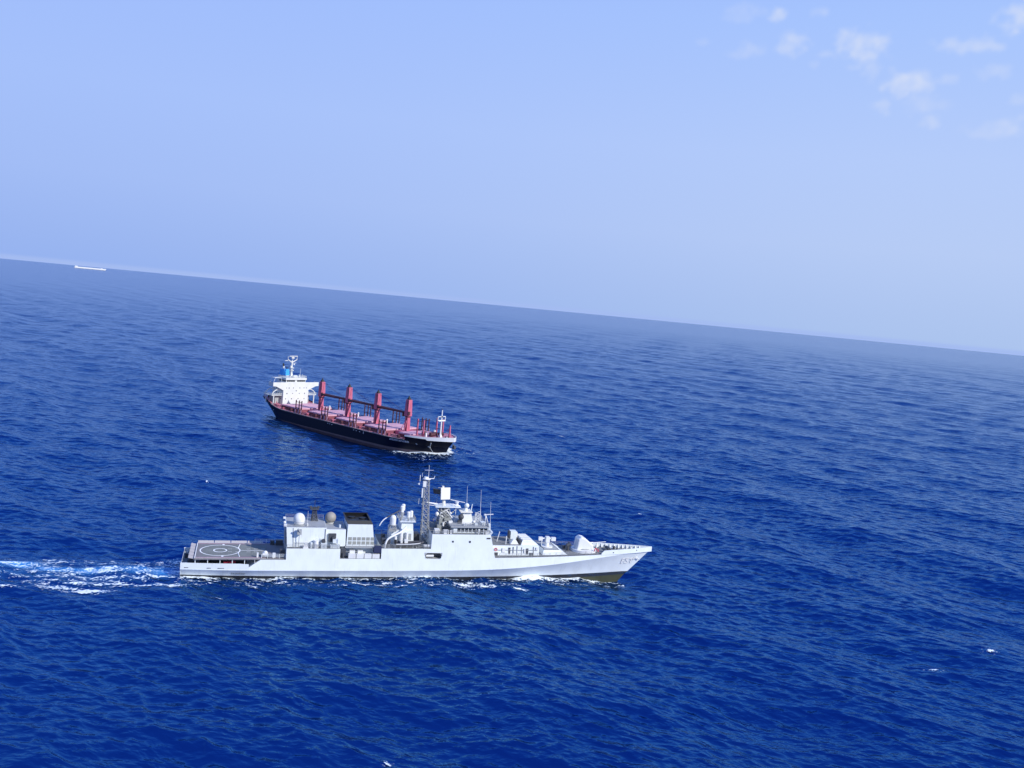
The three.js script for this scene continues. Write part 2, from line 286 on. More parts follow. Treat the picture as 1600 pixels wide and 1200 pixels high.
const M = {
  navy: mat(0.71, 0.76, 0.77, 0.5, { map: navyMap }), navyLow: mat(0.62, 0.67, 0.68, 0.5, { map: navyMap }), deck: mat(0.2, 0.205, 0.2, 0.85, { map: deckMap }), flight: mat(0.215, 0.205, 0.21, 0.9, { map: deckMap }), flightIn: mat(0.2, 0.215, 0.2, 0.9, { map: deckMap }),
  white: mat(0.72, 0.73, 0.72, 0.45, { map: plainMap }), line: mat(0.8, 0.8, 0.78, 0.8), pink: mat(0.42, 0.25, 0.28, 0.8, { map: deckMap }), black: mat(0.012, 0.012, 0.014, 0.6), dark: mat(0.05, 0.055, 0.065, 0.6), grey: mat(0.33, 0.345, 0.35, 0.6, { map: plainMap }), louvre: mat(0.24, 0.25, 0.23, 0.7),
  anti: mat(0.045, 0.05, 0.022, 0.7, { map: rustMap }), boot: mat(0.008, 0.009, 0.012, 0.5), beige: mat(0.27, 0.25, 0.22, 0.6), cream: mat(0.68, 0.66, 0.58, 0.6), tarp: mat(0.012, 0.02, 0.07, 0.8), red: mat(0.45, 0.03, 0.06, 0.6), rubber: mat(0.06, 0.06, 0.07, 0.7), orange: mat(0.6, 0.16, 0.03, 0.6), glass: mat(0.015, 0.02, 0.025, 0.08),
  net: mat(0.4, 0.37, 0.36, 0.85), oxideShade: mat(0.22, 0.06, 0.09, 0.7, { map: rustMap }),  // coamings and stays: oxide darkened, the shade of their sides painted into the colour
  hullBlue: new THREE.MeshPhysicalMaterial({ color: new THREE.Color().setRGB(0.0015, 0.003, 0.013), roughness: 0.45, specularIntensity: 0.4, map: plainMap }), oxide: mat(0.52, 0.125, 0.2, 0.65, { map: rustMap }), oxideDeck: mat(0.45, 0.18, 0.24, 0.8, { map: rustMap }), hatch: mat(0.62, 0.36, 0.45, 0.75, { map: rustMap }), oxideDark: mat(0.075, 0.02, 0.03, 0.7, { map: rustMap }), cargoBoot: mat(0.13, 0.085, 0.085, 0.7, { map: rustMap }), blue: mat(0.035, 0.3, 0.72, 0.45), houseWhite: mat(0.63, 0.65, 0.62, 0.5, { map: plainMap }),
};
const font = await new FontLoader().loadAsync('fonts/droid/droid_sans_bold.typeface.json');

// ---------------------------------------------------------------- the frigate
// local axes: x forward from the transom, y up from the design waterline, z to starboard
const frigate = thing('frigate', 'pale grey navy frigate under way with flight deck, funnel, lattice mast and bow gun', 'warship');
frigate.position.copy(FR_POS); frigate.rotation.copy(FR_ROT);
const F = (name, geos, m, label) => part(frigate, name, geos, m, label);
const frKnuckleY = (x) => smoothTable([[0, 3.05], [40, 3.0], [62, 3.05], [76, 3.35], [90, 4.2], [105, 5.55], [114, 6.2], [121, 6.6]], x);
const frKnuckleB = (x) => smoothTable([[0, 6.45], [6, 6.95], [14, 7.35], [25, 7.5], [66, 7.5], [78, 7.25], [88, 6.55], [97, 5.45], [105, 4.1], [112, 2.55], [117, 1.25], [120.7, 0.12]], x);
const frSegments = [[0, 14.7, 3.35, 3.35], [14.7, 17.9, 3.35, 5.6], [17.9, 23.6, 5.6, 5.6], [23.6, 36.2, 8.25, 8.25], [36.2, 46.1, 5.9, 5.9], [46.1, 58.3, 8.4, 8.4], [58.45, 73.4, 12, 12], [73.4, 74.8, 12, 6.2], [74.8, 104, 6.2, 6.35], [104, 120.7, 6.35, 6.55]];
const topB = (x, y) => Math.max(0.1, frKnuckleB(x) - 0.105 * Math.max(0, y - frKnuckleY(x)) * clamp((118 - x) / 20));
{
  const cols = [];
  for (const [a, b, p, q] of frSegments) { const n = Math.max(1, Math.ceil((b - a) / 2)); let xs = []; for (let k = 0; k <= n; k++) xs.push(a + ((b - a) * k) / n); for (const v of [57, 61]) if (v > a && v < b && !xs.some((w) => Math.abs(w - v) < 0.01)) xs.push(v); xs.sort((u, v) => u - v); for (const x of xs) cols.push([x, p + ((q - p) * (x - a)) / (b - a)]); }
  const lev = { // y(x), half breadth(x), x of the stem end
    keel: [(x) => -4.6, (x) => 0.12 * smoothTable(FR_WL, x), 109], bilge: [(x) => -2.8, (x) => 0.72 * smoothTable(FR_WL, x + 1), 111],
    low: [(x) => table([[0, 0.75], [40, 0.25], [70, -0.35], [88, -0.45], [100, -0.2], [113, -0.1]], x), (x) => smoothTable(FR_WL, x), 113.3], high: [(x) => 1.5 - 0.8 * x / 113, (x) => smoothTable(FR_WL, x) + 0.1 * clamp((112 - x) / 20), 114.2],
    knuckle: [frKnuckleY, frKnuckleB, 120.2],
  };
  const at = (l, x) => { const [y, b, e] = lev[l], X = x * (e / 120.7); return [X, y(X), X >= e - 0.01 ? 0.06 : Math.max(0.06, l === 'knuckle' ? b(x) : b(X))]; };
  const blend = (l, m, n) => (i, j) => { const a = at(l, cols[i][0]), b = at(m, cols[i][0]), t = j / (n - 1), c = l === 'high' ? Math.pow(t, 1.15) : t; return [a[0] + (b[0] - a[0]) * t, a[1] + (b[1] - a[1]) * t, a[2] + (b[2] - a[2]) * c]; };
  F('bottom_plating', [...grid(cols.length, 3, blend('keel', 'bilge', 3)), ...grid(cols.length, 3, blend('bilge', 'low', 3))], M.anti, 'dark green and reddish underwater plating showing below the bow');
  F('boot_topping', grid(cols.length, 2, blend('low', 'high', 2)), M.boot, 'black band along the waterline');
  F('lower_side', grid(cols.length, 6, blend('high', 'knuckle', 6)), M.navy, 'flared grey side below the knuckle line');
  frigate.userData.side = (x, t) => { const a = at('high', x), b = at('knuckle', x), c = Math.pow(t, 1.15); return [a[0] + (b[0] - a[0]) * t, a[1] + (b[1] - a[1]) * t, a[2] + (b[2] - a[2]) * c]; };
  const rows = (i) => { const k = at('knuckle', cols[i][0]), t = cols[i][1]; return [k[1], Math.min(Math.max(5.94, k[1]), t), Math.min(Math.max(7.35, k[1]), t), t]; };
  F('upper_side', grid(cols.length, 4, (i, j) => { const x = cols[i][0], y = rows(i)[j], k = at('knuckle', x), f = clamp((y - k[1]) / 3); return [k[0] + (x - k[0]) * f, y, j === 0 ? k[2] : Math.max(0.06, topB(x, y))]; }, (i, j) => j === 1 && cols[i][0] >= 56.99 && cols[i + 1][0] <= 61.01), M.navy);
  const decks = [], walls = [];
  for (let i = 0; i < cols.length - 1; i++) { const a = cols[i], b = cols[i + 1], q = [[a[0], a[1], topB(...a)], [b[0], b[1], topB(...b)]]; (Math.abs(b[1] - a[1]) > 0.6 * Math.abs(b[0] - a[0]) ? walls : decks).push(q); }
  F('weather_deck', strips(decks), M.deck);
  for (const w of walls) F('bulkhead', strips([w]), M.navy);
  F('transom', strips([[[0, -4.6, 0.7], [0, -2.8, 4.2]], [[0, -2.8, 4.2], [0, 0.95, 5.6]], [[0, 0.95, 5.6], [0, 1.42, 5.7]], [[0, 1.42, 5.7], [0, 3.05, 6.45]], [[0, 3.05, 6.45], [0, 3.35, 6.42]]]), M.navy);
  for (const s of [1, -1]) { // side opening with a boat bay behind it
    const z = 7.15 * s, i = 4.6 * s, lo = Math.min(z, i), hi = Math.max(z, i);
    F('side_bay', [box(56.9, 61.1, 5.84, 5.94, lo, hi), box(56.9, 61.1, 7.35, 7.45, lo, hi), box(56.8, 57, 5.84, 7.45, lo, hi), box(61, 61.2, 5.84, 7.45, lo, hi), box(56.9, 61.1, 5.84, 7.45, i - 0.05, i + 0.05)], M.grey);
    for (const [x, y, dx, dy] of [[57, 5.94, 1, 1], [57, 7.35, 1, -1], [61, 5.94, -1, 1], [61, 7.35, -1, -1]]) { const sh = new THREE.Shape(); sh.moveTo(0, 0); sh.lineTo(0.6 * dx, 0); sh.quadraticCurveTo(0, 0, 0, 0.6 * dy); sh.lineTo(0, 0); const g = new THREE.ExtrudeGeometry(sh, { depth: 0.14, bevelEnabled: false, curveSegments: 5 }); g.translate(x, y, topB(x, y) - 0.1); if (s < 0) g.applyMatrix4(new THREE.Matrix4().makeScale(1, 1, -1)); F('bay_corner', g, M.navy); }
    F('canister', [bar([57.3, 6.5, 6.2 * s], [59.2, 6.5, 6.2 * s], 0.42, 0.42, 12)], M.white);
  }
}
// quarterdeck bulwarks, stern gear
for (const s of [1, -1]) {
  const p = []; for (let x = 0; x <= 14.7; x += 1.47) p.push([x, s * (topB(x, 3.35) + 0.005), 3.3, 4.62]); p.push([15.2, s * (topB(15, 3.35) + 0.005), 3.3, 4.5]);
  F('quarterdeck_bulwark', wallRibbon(p, 0.12), M.navy);
  for (const [x0, x1] of [[0.9, 5.2], [5.9, 6.8], [8.3, 13.6]]) F('fender_rail', [box(x0, x1, 3.42, 3.56, s > 0 ? topB(x0, 3.5) - 0.02 : -topB(x0, 3.5) - 0.1, s > 0 ? topB(x0, 3.5) + 0.1 : -topB(x0, 3.5) + 0.02)], M.dark);
  F('ladder_recess', [box(8.0, 8.25, 3.4, 4.6, s > 0 ? topB(8, 4) - 0.05 : -topB(8, 4) - 0.04, s > 0 ? topB(8, 4) + 0.04 : -topB(8, 4) + 0.05), box(13.9, 14.15, 3.4, 4.5, s > 0 ? topB(14, 4) - 0.05 : -topB(14, 4) - 0.04, s > 0 ? topB(14, 4) + 0.04 : -topB(14, 4) + 0.05)], M.dark);
  F('hawse_port', [bar([7.0, 3.85, s * 6.6], [7.0, 3.85, s * (topB(7, 3.9) + 0.05)], 0.16, 0.16, 10)], M.black);
}
F('quarterdeck_end_bulkhead', box(16.4, 16.6, 3.36, 5.5, -7, 7), M.grey);
F('stern_rail', railing([[0.15, 3.35, -6.3], [0.15, 3.35, 6.3]], 1.1, 1.5, 0.04), M.navy);
F('towed_sonar_winch', [bar([1.9, 4.1, 1.2], [1.9, 4.1, 3.4], 0.55, 0.55, 14), box(1.4, 2.4, 3.35, 3.9, 1.0, 3.6), box(0.5, 1.1, 3.35, 4.4, -2.5, -1.7)], M.dark);
F('mooring_capstan', [cyl(1.2, 3.35, 4.2, 5.2, 0.32, 0.4), cyl(2.2, 3.35, 4.0, 5.3, 0.25, 0.3)], M.white);
F('mooring_bitts', [cyl(0.9, 3.35, 4.1, -5.2, 0.2), cyl(1.5, 3.35, 4.1, -5.2, 0.2), box(0.6, 1.8, 3.35, 3.5, -5.5, -4.9)], M.white);
F('ammunition_locker', [box(4, 6.2, 3.36, 5.0, -2, 2), box(9.6, 11, 3.36, 4.9, 3.4, 4.8)], M.dark);
F('torpedo_cradle', [bar([9.5, 4.35, 5.4], [12.2, 4.5, 5.2], 0.3, 0.3, 10)], M.red, 'reddish gear stowed under the flight deck');
// flight deck
F('flight_deck', box(2.9, 23.5, 5.45, 5.76, -6.75, 6.75), M.flight, 'grey brown flight deck with painted landing circle');
F('flight_deck_centre', box(4.6, 19.2, 5.761, 5.768, -4.6, 4.6), M.flightIn, 'greener grey inner area of the flight deck');
for (const s of [1, -1]) { F('edge_stripe', box(3.2, 19, 5.761, 5.768, s > 0 ? 5.75 : -6.25, s > 0 ? 6.25 : -5.75), M.pink, 'faded pink edge stripe'); F('edge_line', box(3.0, 19, 5.764, 5.772, s > 0 ? 6.45 : -6.6, s > 0 ? 6.6 : -6.45), M.line); }
F('edge_line', box(3.0, 3.14, 5.764, 5.772, -6.4, 6.4), M.line);
const flat = (g, y) => { g.rotateX(-Math.PI / 2); g.translate(8.5, y, 0); return g; };
F('landing_circle', flat(new THREE.RingGeometry(4.42, 4.68, 72), 5.775), M.line, 'white outer landing circle');
F('landing_circle', flat(new THREE.RingGeometry(1.32, 1.62, 48), 5.775), M.line, 'white inner landing circle');
F('landing_line', [box(13.15, 18.6, 5.77, 5.777, -0.09, 0.09)], M.line);
for (const s of [1, -1]) {
  F('landing_line', [frus(12.55, 12.85, s * 2.1 - 0.12, s * 2.1 + 0.12, 5.77, 12.55, 12.85, s * 2.1 - 0.12, s * 2.1 + 0.12, 5.777), bar([12.6, 5.765, s * 2.0], [13.0, 5.765, s * 5.4], 0.1, 0.1, 6)], M.line);
  for (let k = 0; k < 5; k++) F('guide_dash', box(10.3 + k * 1.7 + (k > 1 ? 0.9 : 0), 11.2 + k * 1.7 + (k > 1 ? 0.9 : 0), 5.77, 5.777, s * 1.25 - 0.06, s * 1.25 + 0.06), M.line);
  F('tie_down_mark', box(8.9, 9.4, 5.77, 5.777, s * 5.0 - 0.35, s * 5.0 + 0.35), M.line);
  for (let k = 0; k < 5; k++) F('pillar', bar([3.2 + k * 2.75, 3.36, s * 6.5], [3.2 + k * 2.75, 5.46, s * 6.5], 0.1, 0.1, 8), M.navy);
}
for (let k = 0; k < 4; k++) F('safety_net', frus(3.1 + k * 3.9, 6.8 + k * 3.9, -6.9, -6.8, 5.5, 3.1 + k * 3.9, 6.8 + k * 3.9, -7.9, -7.8, 6.0), M.net, 'folded safety net along the far edge');
for (let k = 0; k < 5; k++) F('safety_net', frus(2.75, 2.85, -6.5 + k * 2.6, -4.1 + k * 2.6, 5.5, 1.6, 1.75, -6.5 + k * 2.6, -4.1 + k * 2.6, 5.75), M.net, 'safety net over the stern');
for (let k = 0; k < 4; k++) F('safety_net', frus(3.1 + k * 3.7, 6.6 + k * 3.7, 6.8, 6.9, 5.42, 3.1 + k * 3.7, 6.6 + k * 3.7, 7.0, 7.1, 5.58), M.net);
F('flight_deck_rail', railing([[18, 5.76, 6.6], [23.4, 5.76, 6.6]], 1.0, 1.3, 0.05), M.navy);
F('flight_deck_rail', railing([[16.5, 5.76, -6.6], [23.4, 5.76, -6.6]], 1.0, 1.3, 0.05), M.navy);
F('deck_bollard', [box(16.9, 17.3, 5.76, 6.9, 5.6, 6.0), box(20.5, 21.2, 5.76, 6.8, 5.4, 6.1)], M.white);
F('deck_locker', [box(21.5, 23.2, 5.76, 7.0, -5.8, -4.6), box(20.2, 21.2, 5.76, 6.7, -6.2, -5.2), box(22.2, 23.3, 5.76, 7.4, 3.6, 5.2)], M.dark);
// hangar
const hangar = F('hangar', [frus(23.75, 32.8, -5.3, 5.3, 8.2, 23.4, 32.8, -5.0, 5.0, 12.85), box(23.7, 24.2, 5.65, 8.3, -5.4, 5.4)], M.navy);
part(hangar, 'hangar_door', frus(23.4, 23.72, -2.7, 2.7, 5.8, 23.15, 23.4, -2.5, 2.5, 11.6), M.grey);
part(hangar, 'access_door', box(31.4, 32.1, 8.3, 10.3, 5.15, 5.32), M.navyLow);
part(hangar, 'vertical_pipe', [bar([25.2, 8.3, 5.38], [25.0, 12.8, 5.1], 0.06), bar([32.6, 8.3, 5.38], [32.6, 12.6, 5.12], 0.1), bar([25.3, 9.2, 5.36], [30.2, 9.2, 5.36], 0.05)], M.grey);
F('hangar_forward_house', frus(32.8, 37.6, -4.6, 4.6, 8.2, 32.8, 37.5, -4.3, 4.3, 12.3), M.navy);
F('roof_deck', box(23.6, 32.7, 12.86, 12.9, -4.85, 4.85), M.grey); F('roof_deck', box(32.9, 37.4, 12.31, 12.35, -4.15, 4.15), M.grey); F('roof_deck', box(48.95, 51.1, 11.9, 11.94, -2.95, 2.95), M.grey); F('roof_deck', box(74.5, 82.2, 8.7, 8.74, -4.3, 4.3), M.deck); F('roof_deck', box(88.7, 92.9, 7.46, 7.49, -3.8, 3.8), M.deck);
F('roof_rail', railing([[23.5, 12.85, 4.9], [32.7, 12.85, 4.9]], 0.8, 2.2, 0.03), M.grey); F('roof_rail', railing([[23.5, 12.85, -4.9], [32.7, 12.85, -4.9]], 0.8, 2.2, 0.03), M.grey);
F('floodlight', [box(22.8, 23.6, 12.85, 13.4, 3.7, 4.3), ball(23.0, 13.5, 2.8, 0.35), box(22.9, 23.5, 12.9, 13.3, -3.8, -3.2)], M.white);
const r1 = F('satellite_radome', dome(26.4, 12.85, 2.5, 1.36, 1.5, 2.95), M.white, 'tall white domed radome on the hangar roof');
part(r1, 'radome_ring', [cyl(26.4, 12.8, 13.0, 2.5, 1.55), cyl(26.4, 13.75, 13.82, 2.5, 1.375)], M.grey);
const lm = F('signal_mast', lattice(30.3, -2, 1.5, 12.8, 30.2, -2, 0.7, 16.0, 4, 0.09), M.dark, 'dark lattice mast on the hangar roof');
part(lm, 'mast_platform', [box(29.2, 31.2, 15.7, 15.95, -2.9, -1.1), bar([30.2, 16, -2], [30.2, 18.0, -2], 0.06), bar([28.7, 16.2, -2], [31.7, 16.2, -2], 0.07), box(29.1, 29.5, 15.9, 16.5, -2.2, -1.8), box(30.9, 31.3, 15.9, 16.5, -2.2, -1.8)], M.dark);
const r2 = F('tan_radome', ball(34.2, 13.75, -1.8, 1.36, 1.02), M.beige, 'grey tan ball radome on a pedestal');
part(r2, 'pedestal', [cyl(34.2, 12.2, 12.9, -1.8, 1.0, 0.75)], M.grey);
F('whip_antenna', [cyl(28.3, 12.85, 16.6, 3.6, 0.05, 0.03, 6), cyl(28.3, 12.85, 13.5, 3.6, 0.2)], M.white);
F('decoy_launcher', [bar([26.4, 8.3, 5.9], [26.4, 12.2, 5.9], 0.08), box(25.9, 26.9, 11.4, 12.6, 5.5, 6.3), bar([26.5, 12, 6.2], [26.0, 12.9, 6.6], 0.18)], M.grey);
F('vent_cowl', frus(27.4, 28.7, 6.0, 6.9, 8.2, 27.7, 28.4, 6.1, 6.7, 9.3), M.white);
F('storage_drum', cyl(30.4, 8.25, 10.1, 6.1, 0.62), M.white);
F('boat_winch', [box(31.6, 33, 8.25, 9.5, 5.5, 6.6), cyl(29.3, 8.25, 9.6, 6.3, 0.3), box(33.8, 36, 8.25, 9.0, 5.2, 6.5)], M.navyLow);
F('cable_reel', [bar([32.2, 9.9, 5.6], [32.2, 9.9, 6.4], 0.45, 0.45, 12), bar([34.6, 10.5, 4.7], [34.6, 10.5, 5.4], 0.4, 0.4, 12), box(33.4, 35.2, 9.4, 11.4, 4.5, 4.9)], M.dark);
F('sensor_mount', [cyl(36.2, 12.3, 13.1, 2.6, 0.3), box(34.4, 35.8, 9.4, 10.2, 5.0, 6.2), bar([35.5, 8.3, 6.3], [35.5, 10.6, 6.3], 0.1)], M.navy);
F('side_deck_rail', railing([[23.7, 8.25, 6.85], [36, 8.25, 6.85]], 1.0, 1.7, 0.035), M.grey); F('side_deck_rail', railing([[23.7, 8.25, -6.85], [36, 8.25, -6.85]], 1.0, 1.7, 0.035), M.grey);
// funnel
const funnel = F('funnel', frus(37.7, 44.9, -4.9, 4.9, 5.9, 37.95, 43.9, -4.4, 4.4, 13.7), M.navy, 'broad pale funnel with dark open top and louvre panels');
part(funnel, 'funnel_top', [frus(37.85, 44.0, -4.45, -4.1, 13.7, 37.3, 43.5, -4.0, -3.7, 14.6), frus(37.85, 44.0, 4.1, 4.45, 13.7, 37.5, 43.5, 3.7, 4.0, 14.5), frus(37.85, 38.2, -4.1, 4.1, 13.7, 37.3, 37.6, -3.7, 3.7, 14.6), frus(43.6, 44.0, -4.1, 4.1, 13.7, 43.2, 43.5, -3.7, 3.7, 14.5), box(38.1, 43.7, 13.66, 13.74, -4.2, 4.2)], M.black, 'black funnel rim with dark uptakes');
for (const [x, z] of [[39.4, -2], [39.4, 1.6], [42, -1], [42.1, 2.2]]) part(funnel, 'exhaust_uptake', cyl(x, 13.7, 14.05, z, 0.85), M.boot);
for (let r = 0; r < 2; r++) for (let k = 0; k < 6; k++) { const x0 = 38.15 + k * 1.09, y0 = 8.75 + r * 1.0, z = 4.9 - 0.064 * (y0 - 5.9); part(funnel, 'louvre', frus(x0, x0 + 0.88, z - 0.1, z + 0.05, y0, x0, x0 + 0.88, z - 0.16, z - 0.012, y0 + 0.78), M.louvre); }
F('raft_walkway', [box(37.4, 46.0, 8.25, 8.4, 4.7, 6.2), ...railing([[37.4, 8.4, 6.15], [45.8, 8.4, 6.15]], 0.8, 1.6, 0.03)], M.grey);
for (let k = 0; k < 4; k++) { const b = F('life_raft_crate', box(38.2 + k * 1.92, 39.95 + k * 1.92, 5.95, 7.0, 6.1, 7.15), M.white); part(b, 'crate_frame', [box(38.14 + k * 1.92, 38.24 + k * 1.92, 5.9, 7.05, 7.05, 7.2), box(38.2 + k * 1.92, 39.95 + k * 1.92, 5.9, 6.02, 7.05, 7.2)], M.grey); }
for (let k = 0; k < 2; k++) F('life_raft_canister', box(38.5 + k * 1.95, 39.8 + k * 1.95, 7.02, 7.65, 5.6, 6.4), M.white);
F('tarpaulin_cover', frus(44.2, 46.2, 5.6, 6.9, 7.3, 44.4, 46.1, 5.8, 6.8, 8.8), M.tarp, 'navy blue tarpaulin bundle beside the funnel');
F('gap_machinery', [box(36.5, 37.6, 5.95, 8.1, 4.9, 6.2), cyl(37.0, 5.95, 7.2, 6.6, 0.25), box(44.6, 46, 5.95, 7.2, 4.2, 5.6)], M.dark);
// midship: sensor tower, boat gear
F('midship_house', [frus(48.8, 54.5, -3.3, 3.3, 8.4, 48.9, 54.3, -3.1, 3.1, 11.9), frus(51.2, 54.3, -2.6, 2.6, 11.9, 51.4, 54.2, -2.4, 2.4, 14.0)], M.navy);
F('uptake_trunk', [cyl(51.2, 8.4, 11.8, 3.7, 0.45), cyl(52.6, 8.4, 11.6, 3.7, 0.4), cyl(49.8, 8.4, 10.6, 3.8, 0.35)], M.white);
F('door', [box(53.2, 53.8, 9.6, 11.2, 3.15, 3.3)], M.grey);
const tp = F('tower_platform', [box(50.8, 54.8, 14.0, 14.2, -3, 3)], M.navy);
part(tp, 'platform_rail', railing([[50.9, 14.2, 2.9], [54.7, 14.2, 2.9], [54.7, 14.2, -2.9], [50.9, 14.2, -2.9], [50.9, 14.2, 2.9]], 1.0, 1.0, 0.045), M.grey);
for (const [x, y, z] of [[51.3, 16.3, 1.8], [52.0, 16.2, -0.6], [53.0, 14.9, 2.0], [53.9, 14.8, 0.6]]) { const d = F('sensor_drum', [cyl(x, y, y + 1.35, z, 0.46, 0.46, 16), ball(x, y + 1.35, z, 0.46, 0.6)], M.white); part(d, 'drum_post', cyl(x, 14.1, y, z, 0.18), M.grey); }
const wr = F('capsule_radome', [cyl(49.0, 13.5, 15.0, 3.2, 0.72, 0.76, 22), ball(49.0, 15.0, 3.2, 0.76, 1.15)], M.white, 'small white capsule radome amidships');
part(wr, 'stand', [...lattice(49.0, 3.2, 1.8, 12.3, 49.0, 3.2, 1.0, 13.5, 1, 0.07), cyl(49, 13.3, 13.5, 3.2, 0.9), frus(48.2, 49.8, 2.5, 3.9, 11.8, 48.0, 50.0, 2.4, 4.0, 12.3)], M.grey);
F('crane_boom', [bar([50.9, 16.9, 2.2], [47.3, 15.2, 3.4], 0.17, 0.15)], M.dark, 'dark crane boom');
F('crane_boom_tip', pipe([[47.5, 15.3, 3.35], [46.6, 14.7, 3.6], [46.0, 14.0, 3.8], [45.6, 13.3, 3.9]], 0.14), M.white);
F('boat_davit', pipe([[52.4, 13.0, 3.6], [51.0, 12.0, 4.6], [48.9, 11.2, 5.6], [47.6, 10.5, 6.1], [47.1, 9.5, 6.3], [46.95, 8.4, 6.3]], 0.24), M.white, 'curved white boat davit');
F('boat_cradle', [box(50.6, 50.9, 8.4, 8.75, 4.6, 6.5), box(54.6, 54.9, 8.4, 8.75, 4.6, 6.5)], M.grey);
F('life_raft_canister', [bar([56.5, 8.9, 6.2], [57.3, 8.9, 6.2], 0.4, 0.4, 12)], M.white);
F('life_raft_canister', [bar([57.5, 8.9, 6.2], [58.2, 8.9, 6.2], 0.4, 0.4, 12)], M.white);
F('midship_rail', railing([[46.4, 8.4, 6.8], [58.2, 8.4, 6.8]], 1.0, 1.5, 0.04), M.grey); F('midship_rail', railing([[46.4, 8.4, -6.8], [58.2, 8.4, -6.8]], 1.0, 1.5, 0.04), M.grey);
F('missile_deck_clutter', [box(46.8, 47.8, 8.4, 9.6, 1, 3), cyl(47.4, 8.4, 10.0, -1, 0.5), box(55.2, 56.6, 8.4, 10.2, -3, -0.5), box(47.6, 48.4, 8.4, 9.9, 4.2, 5.2)], M.dark);
// tall lattice mast
const tm = F('lattice_mast', lattice(57.6, 1, 1.9, 8.4, 57.1, 1, 1.15, 24.6, 11, 0.085), M.grey, 'tall open lattice mast with antennas');
part(tm, 'mast_top', [cyl(57.1, 24.6, 24.75, 1, 1.0), cyl(56.9, 24.75, 25.2, 1, 0.65, 0.5), bar([57.5, 24.8, 1], [57.5, 28.2, 1], 0.07, 0.04), bar([56.4, 26.9, 1], [58.7, 26.9, 1], 0.045), bar([57.4, 24.7, 1], [59.0, 24.8, 1], 0.12), bar([58.9, 24.8, 1], [59.1, 25.5, 1], 0.08), bar([55.4, 24.0, 1], [55.4, 25.6, 1], 0.1), bar([55.2, 23.6, 1], [57, 23.6, 1], 0.05), bar([55.9, 25.2, 1], [55.9, 26.2, 1], 0.05), cyl(55.2, 23.2, 23.5, 1, 0.3)], M.white);
part(tm, 'electronics_box', [box(56.1, 56.9, 22.8, 24.2, 1.4, 2.0), box(56.0, 56.4, 20.0, 22.4, 1.2, 1.5), bar([55.9, 20.2, 1.3], [56.9, 20.2, 1.3], 0.05)], M.white);
part(tm, 'yard', [bar([57.3, 18.7, 1], [60.4, 18.2, 0.4], 0.2), bar([56.2, 18.2, 1], [60, 17.9, 1], 0.09), bar([55.4, 18.3, 1.5], [55.4, 19.8, 1.5], 0.05)], M.white);
// wheelhouse and main mast
const wh = F('wheelhouse', [frus(64.0, 73.2, -5.3, 5.3, 12, 64.0, 72.9, -5.2, 5.2, 13.5)], M.navy);
part(wh, 'wheelhouse_roof', box(63.2, 73.0, 13.5, 13.8, -5.7, 5.7), M.grey, 'grey bridge roof');
for (let k = 0; k < 8; k++) part(wh, 'bridge_window', frus(65.0 + k * 0.98, 65.78 + k * 0.98, 5.2, 5.33, 12.35, 65.0 + k * 0.98, 65.78 + k * 0.98, 5.15, 5.29, 13.25), M.glass);
for (let k = 0; k < 9; k++) part(wh, 'bridge_window', frus(73.05, 73.22, -4.9 + k * 1.1, -4.0 + k * 1.1, 12.35, 72.85, 72.98, -4.9 + k * 1.1, -4.0 + k * 1.1, 13.25), M.glass);
F('bridge_wing_gear', [box(61.4, 62.6, 12, 12.9, 5.2, 6.2), box(63.0, 63.6, 12, 12.8, 5.6, 6.2), cyl(70.3, 12, 13.2, 5.9, 0.22), cyl(71.6, 12, 13.0, 5.9, 0.2), box(72.0, 73.0, 12, 12.7, 5.4, 6.2), box(59.2, 60.4, 12, 13.0, 4.4, 5.6)], M.white);
F('bridge_rail', [...railing([[58.7, 12, 6.3], [73.2, 12, 6.3], [73.2, 12, -6.3], [58.7, 12, -6.3]], 1.0, 1.2, 0.045), ...railing([[63.4, 13.8, 5.5], [72.8, 13.8, 5.5], [72.8, 13.8, -5.5]], 0.9, 1.2, 0.04)], M.grey);
F('bridge_front_shield', frus(72.6, 73.6, -6.4, 6.4, 12, 73.5, 73.9, -6.6, 6.6, 12.7), M.navy);
F('scuttle', box(63.5, 63.95, 10.0, 10.45, 6.6, 6.82), M.dark); F('scuttle', box(67.85, 68.3, 9.95, 10.45, 6.6, 6.84), M.dark);
F('lamp_slot', box(72.4, 73.35, 10.95, 11.25, 6.5, 6.74), M.dark);
const mm = F('main_mast', [...lattice(62.6, 0, 3.6, 12, 62.4, 0, 2.0, 17.6, 4, 0.13), frus(61.6, 63.6, -0.9, 0.9, 12, 61.7, 63.3, -0.7, 0.7, 17.5)], M.grey, 'cluttered main mast carrying the square radar');
part(mm, 'mast_fittings', [box(60.9, 61.7, 13.2, 14.6, 1.2, 1.9), box(62.2, 63.6, 14.3, 15.0, 1.0, 1.9), bar([60.8, 15.6, 1.3], [64.6, 13.4, 1.7], 0.2), bar([64.6, 16.4, 1.2], [61, 14.3, 1.6], 0.14), cyl(64.6, 12, 13.6, 2.6, 0.4), cyl(65.4, 12, 13.2, 3.2, 0.3), box(60.2, 61.2, 12, 13.4, 2.4, 3.6), bar([61.2, 16.8, 1.2], [63.6, 15.2, 1.4], 0.16)], M.louvre);
part(mm, 'white_fittings', [bar([60.9, 12.4, 1.7], [63.4, 14.8, 1.4], 0.13), bar([63.9, 12.6, 1.7], [61.5, 15.6, 1.3], 0.12), bar([61.2, 16.0, 1.25], [63.5, 17.3, 1.1], 0.12), bar([64.3, 14.9, 1.5], [62.6, 16.9, 1.2], 0.12), ball(60.4, 15.7, 0.9, 0.5, 1.2), ball(63.8, 16.1, 1.3, 0.3), box(63.3, 64.3, 13.6, 14.3, 1.6, 2.3), cyl(61.9, 13.0, 13.9, 2.2, 0.25)], M.white);
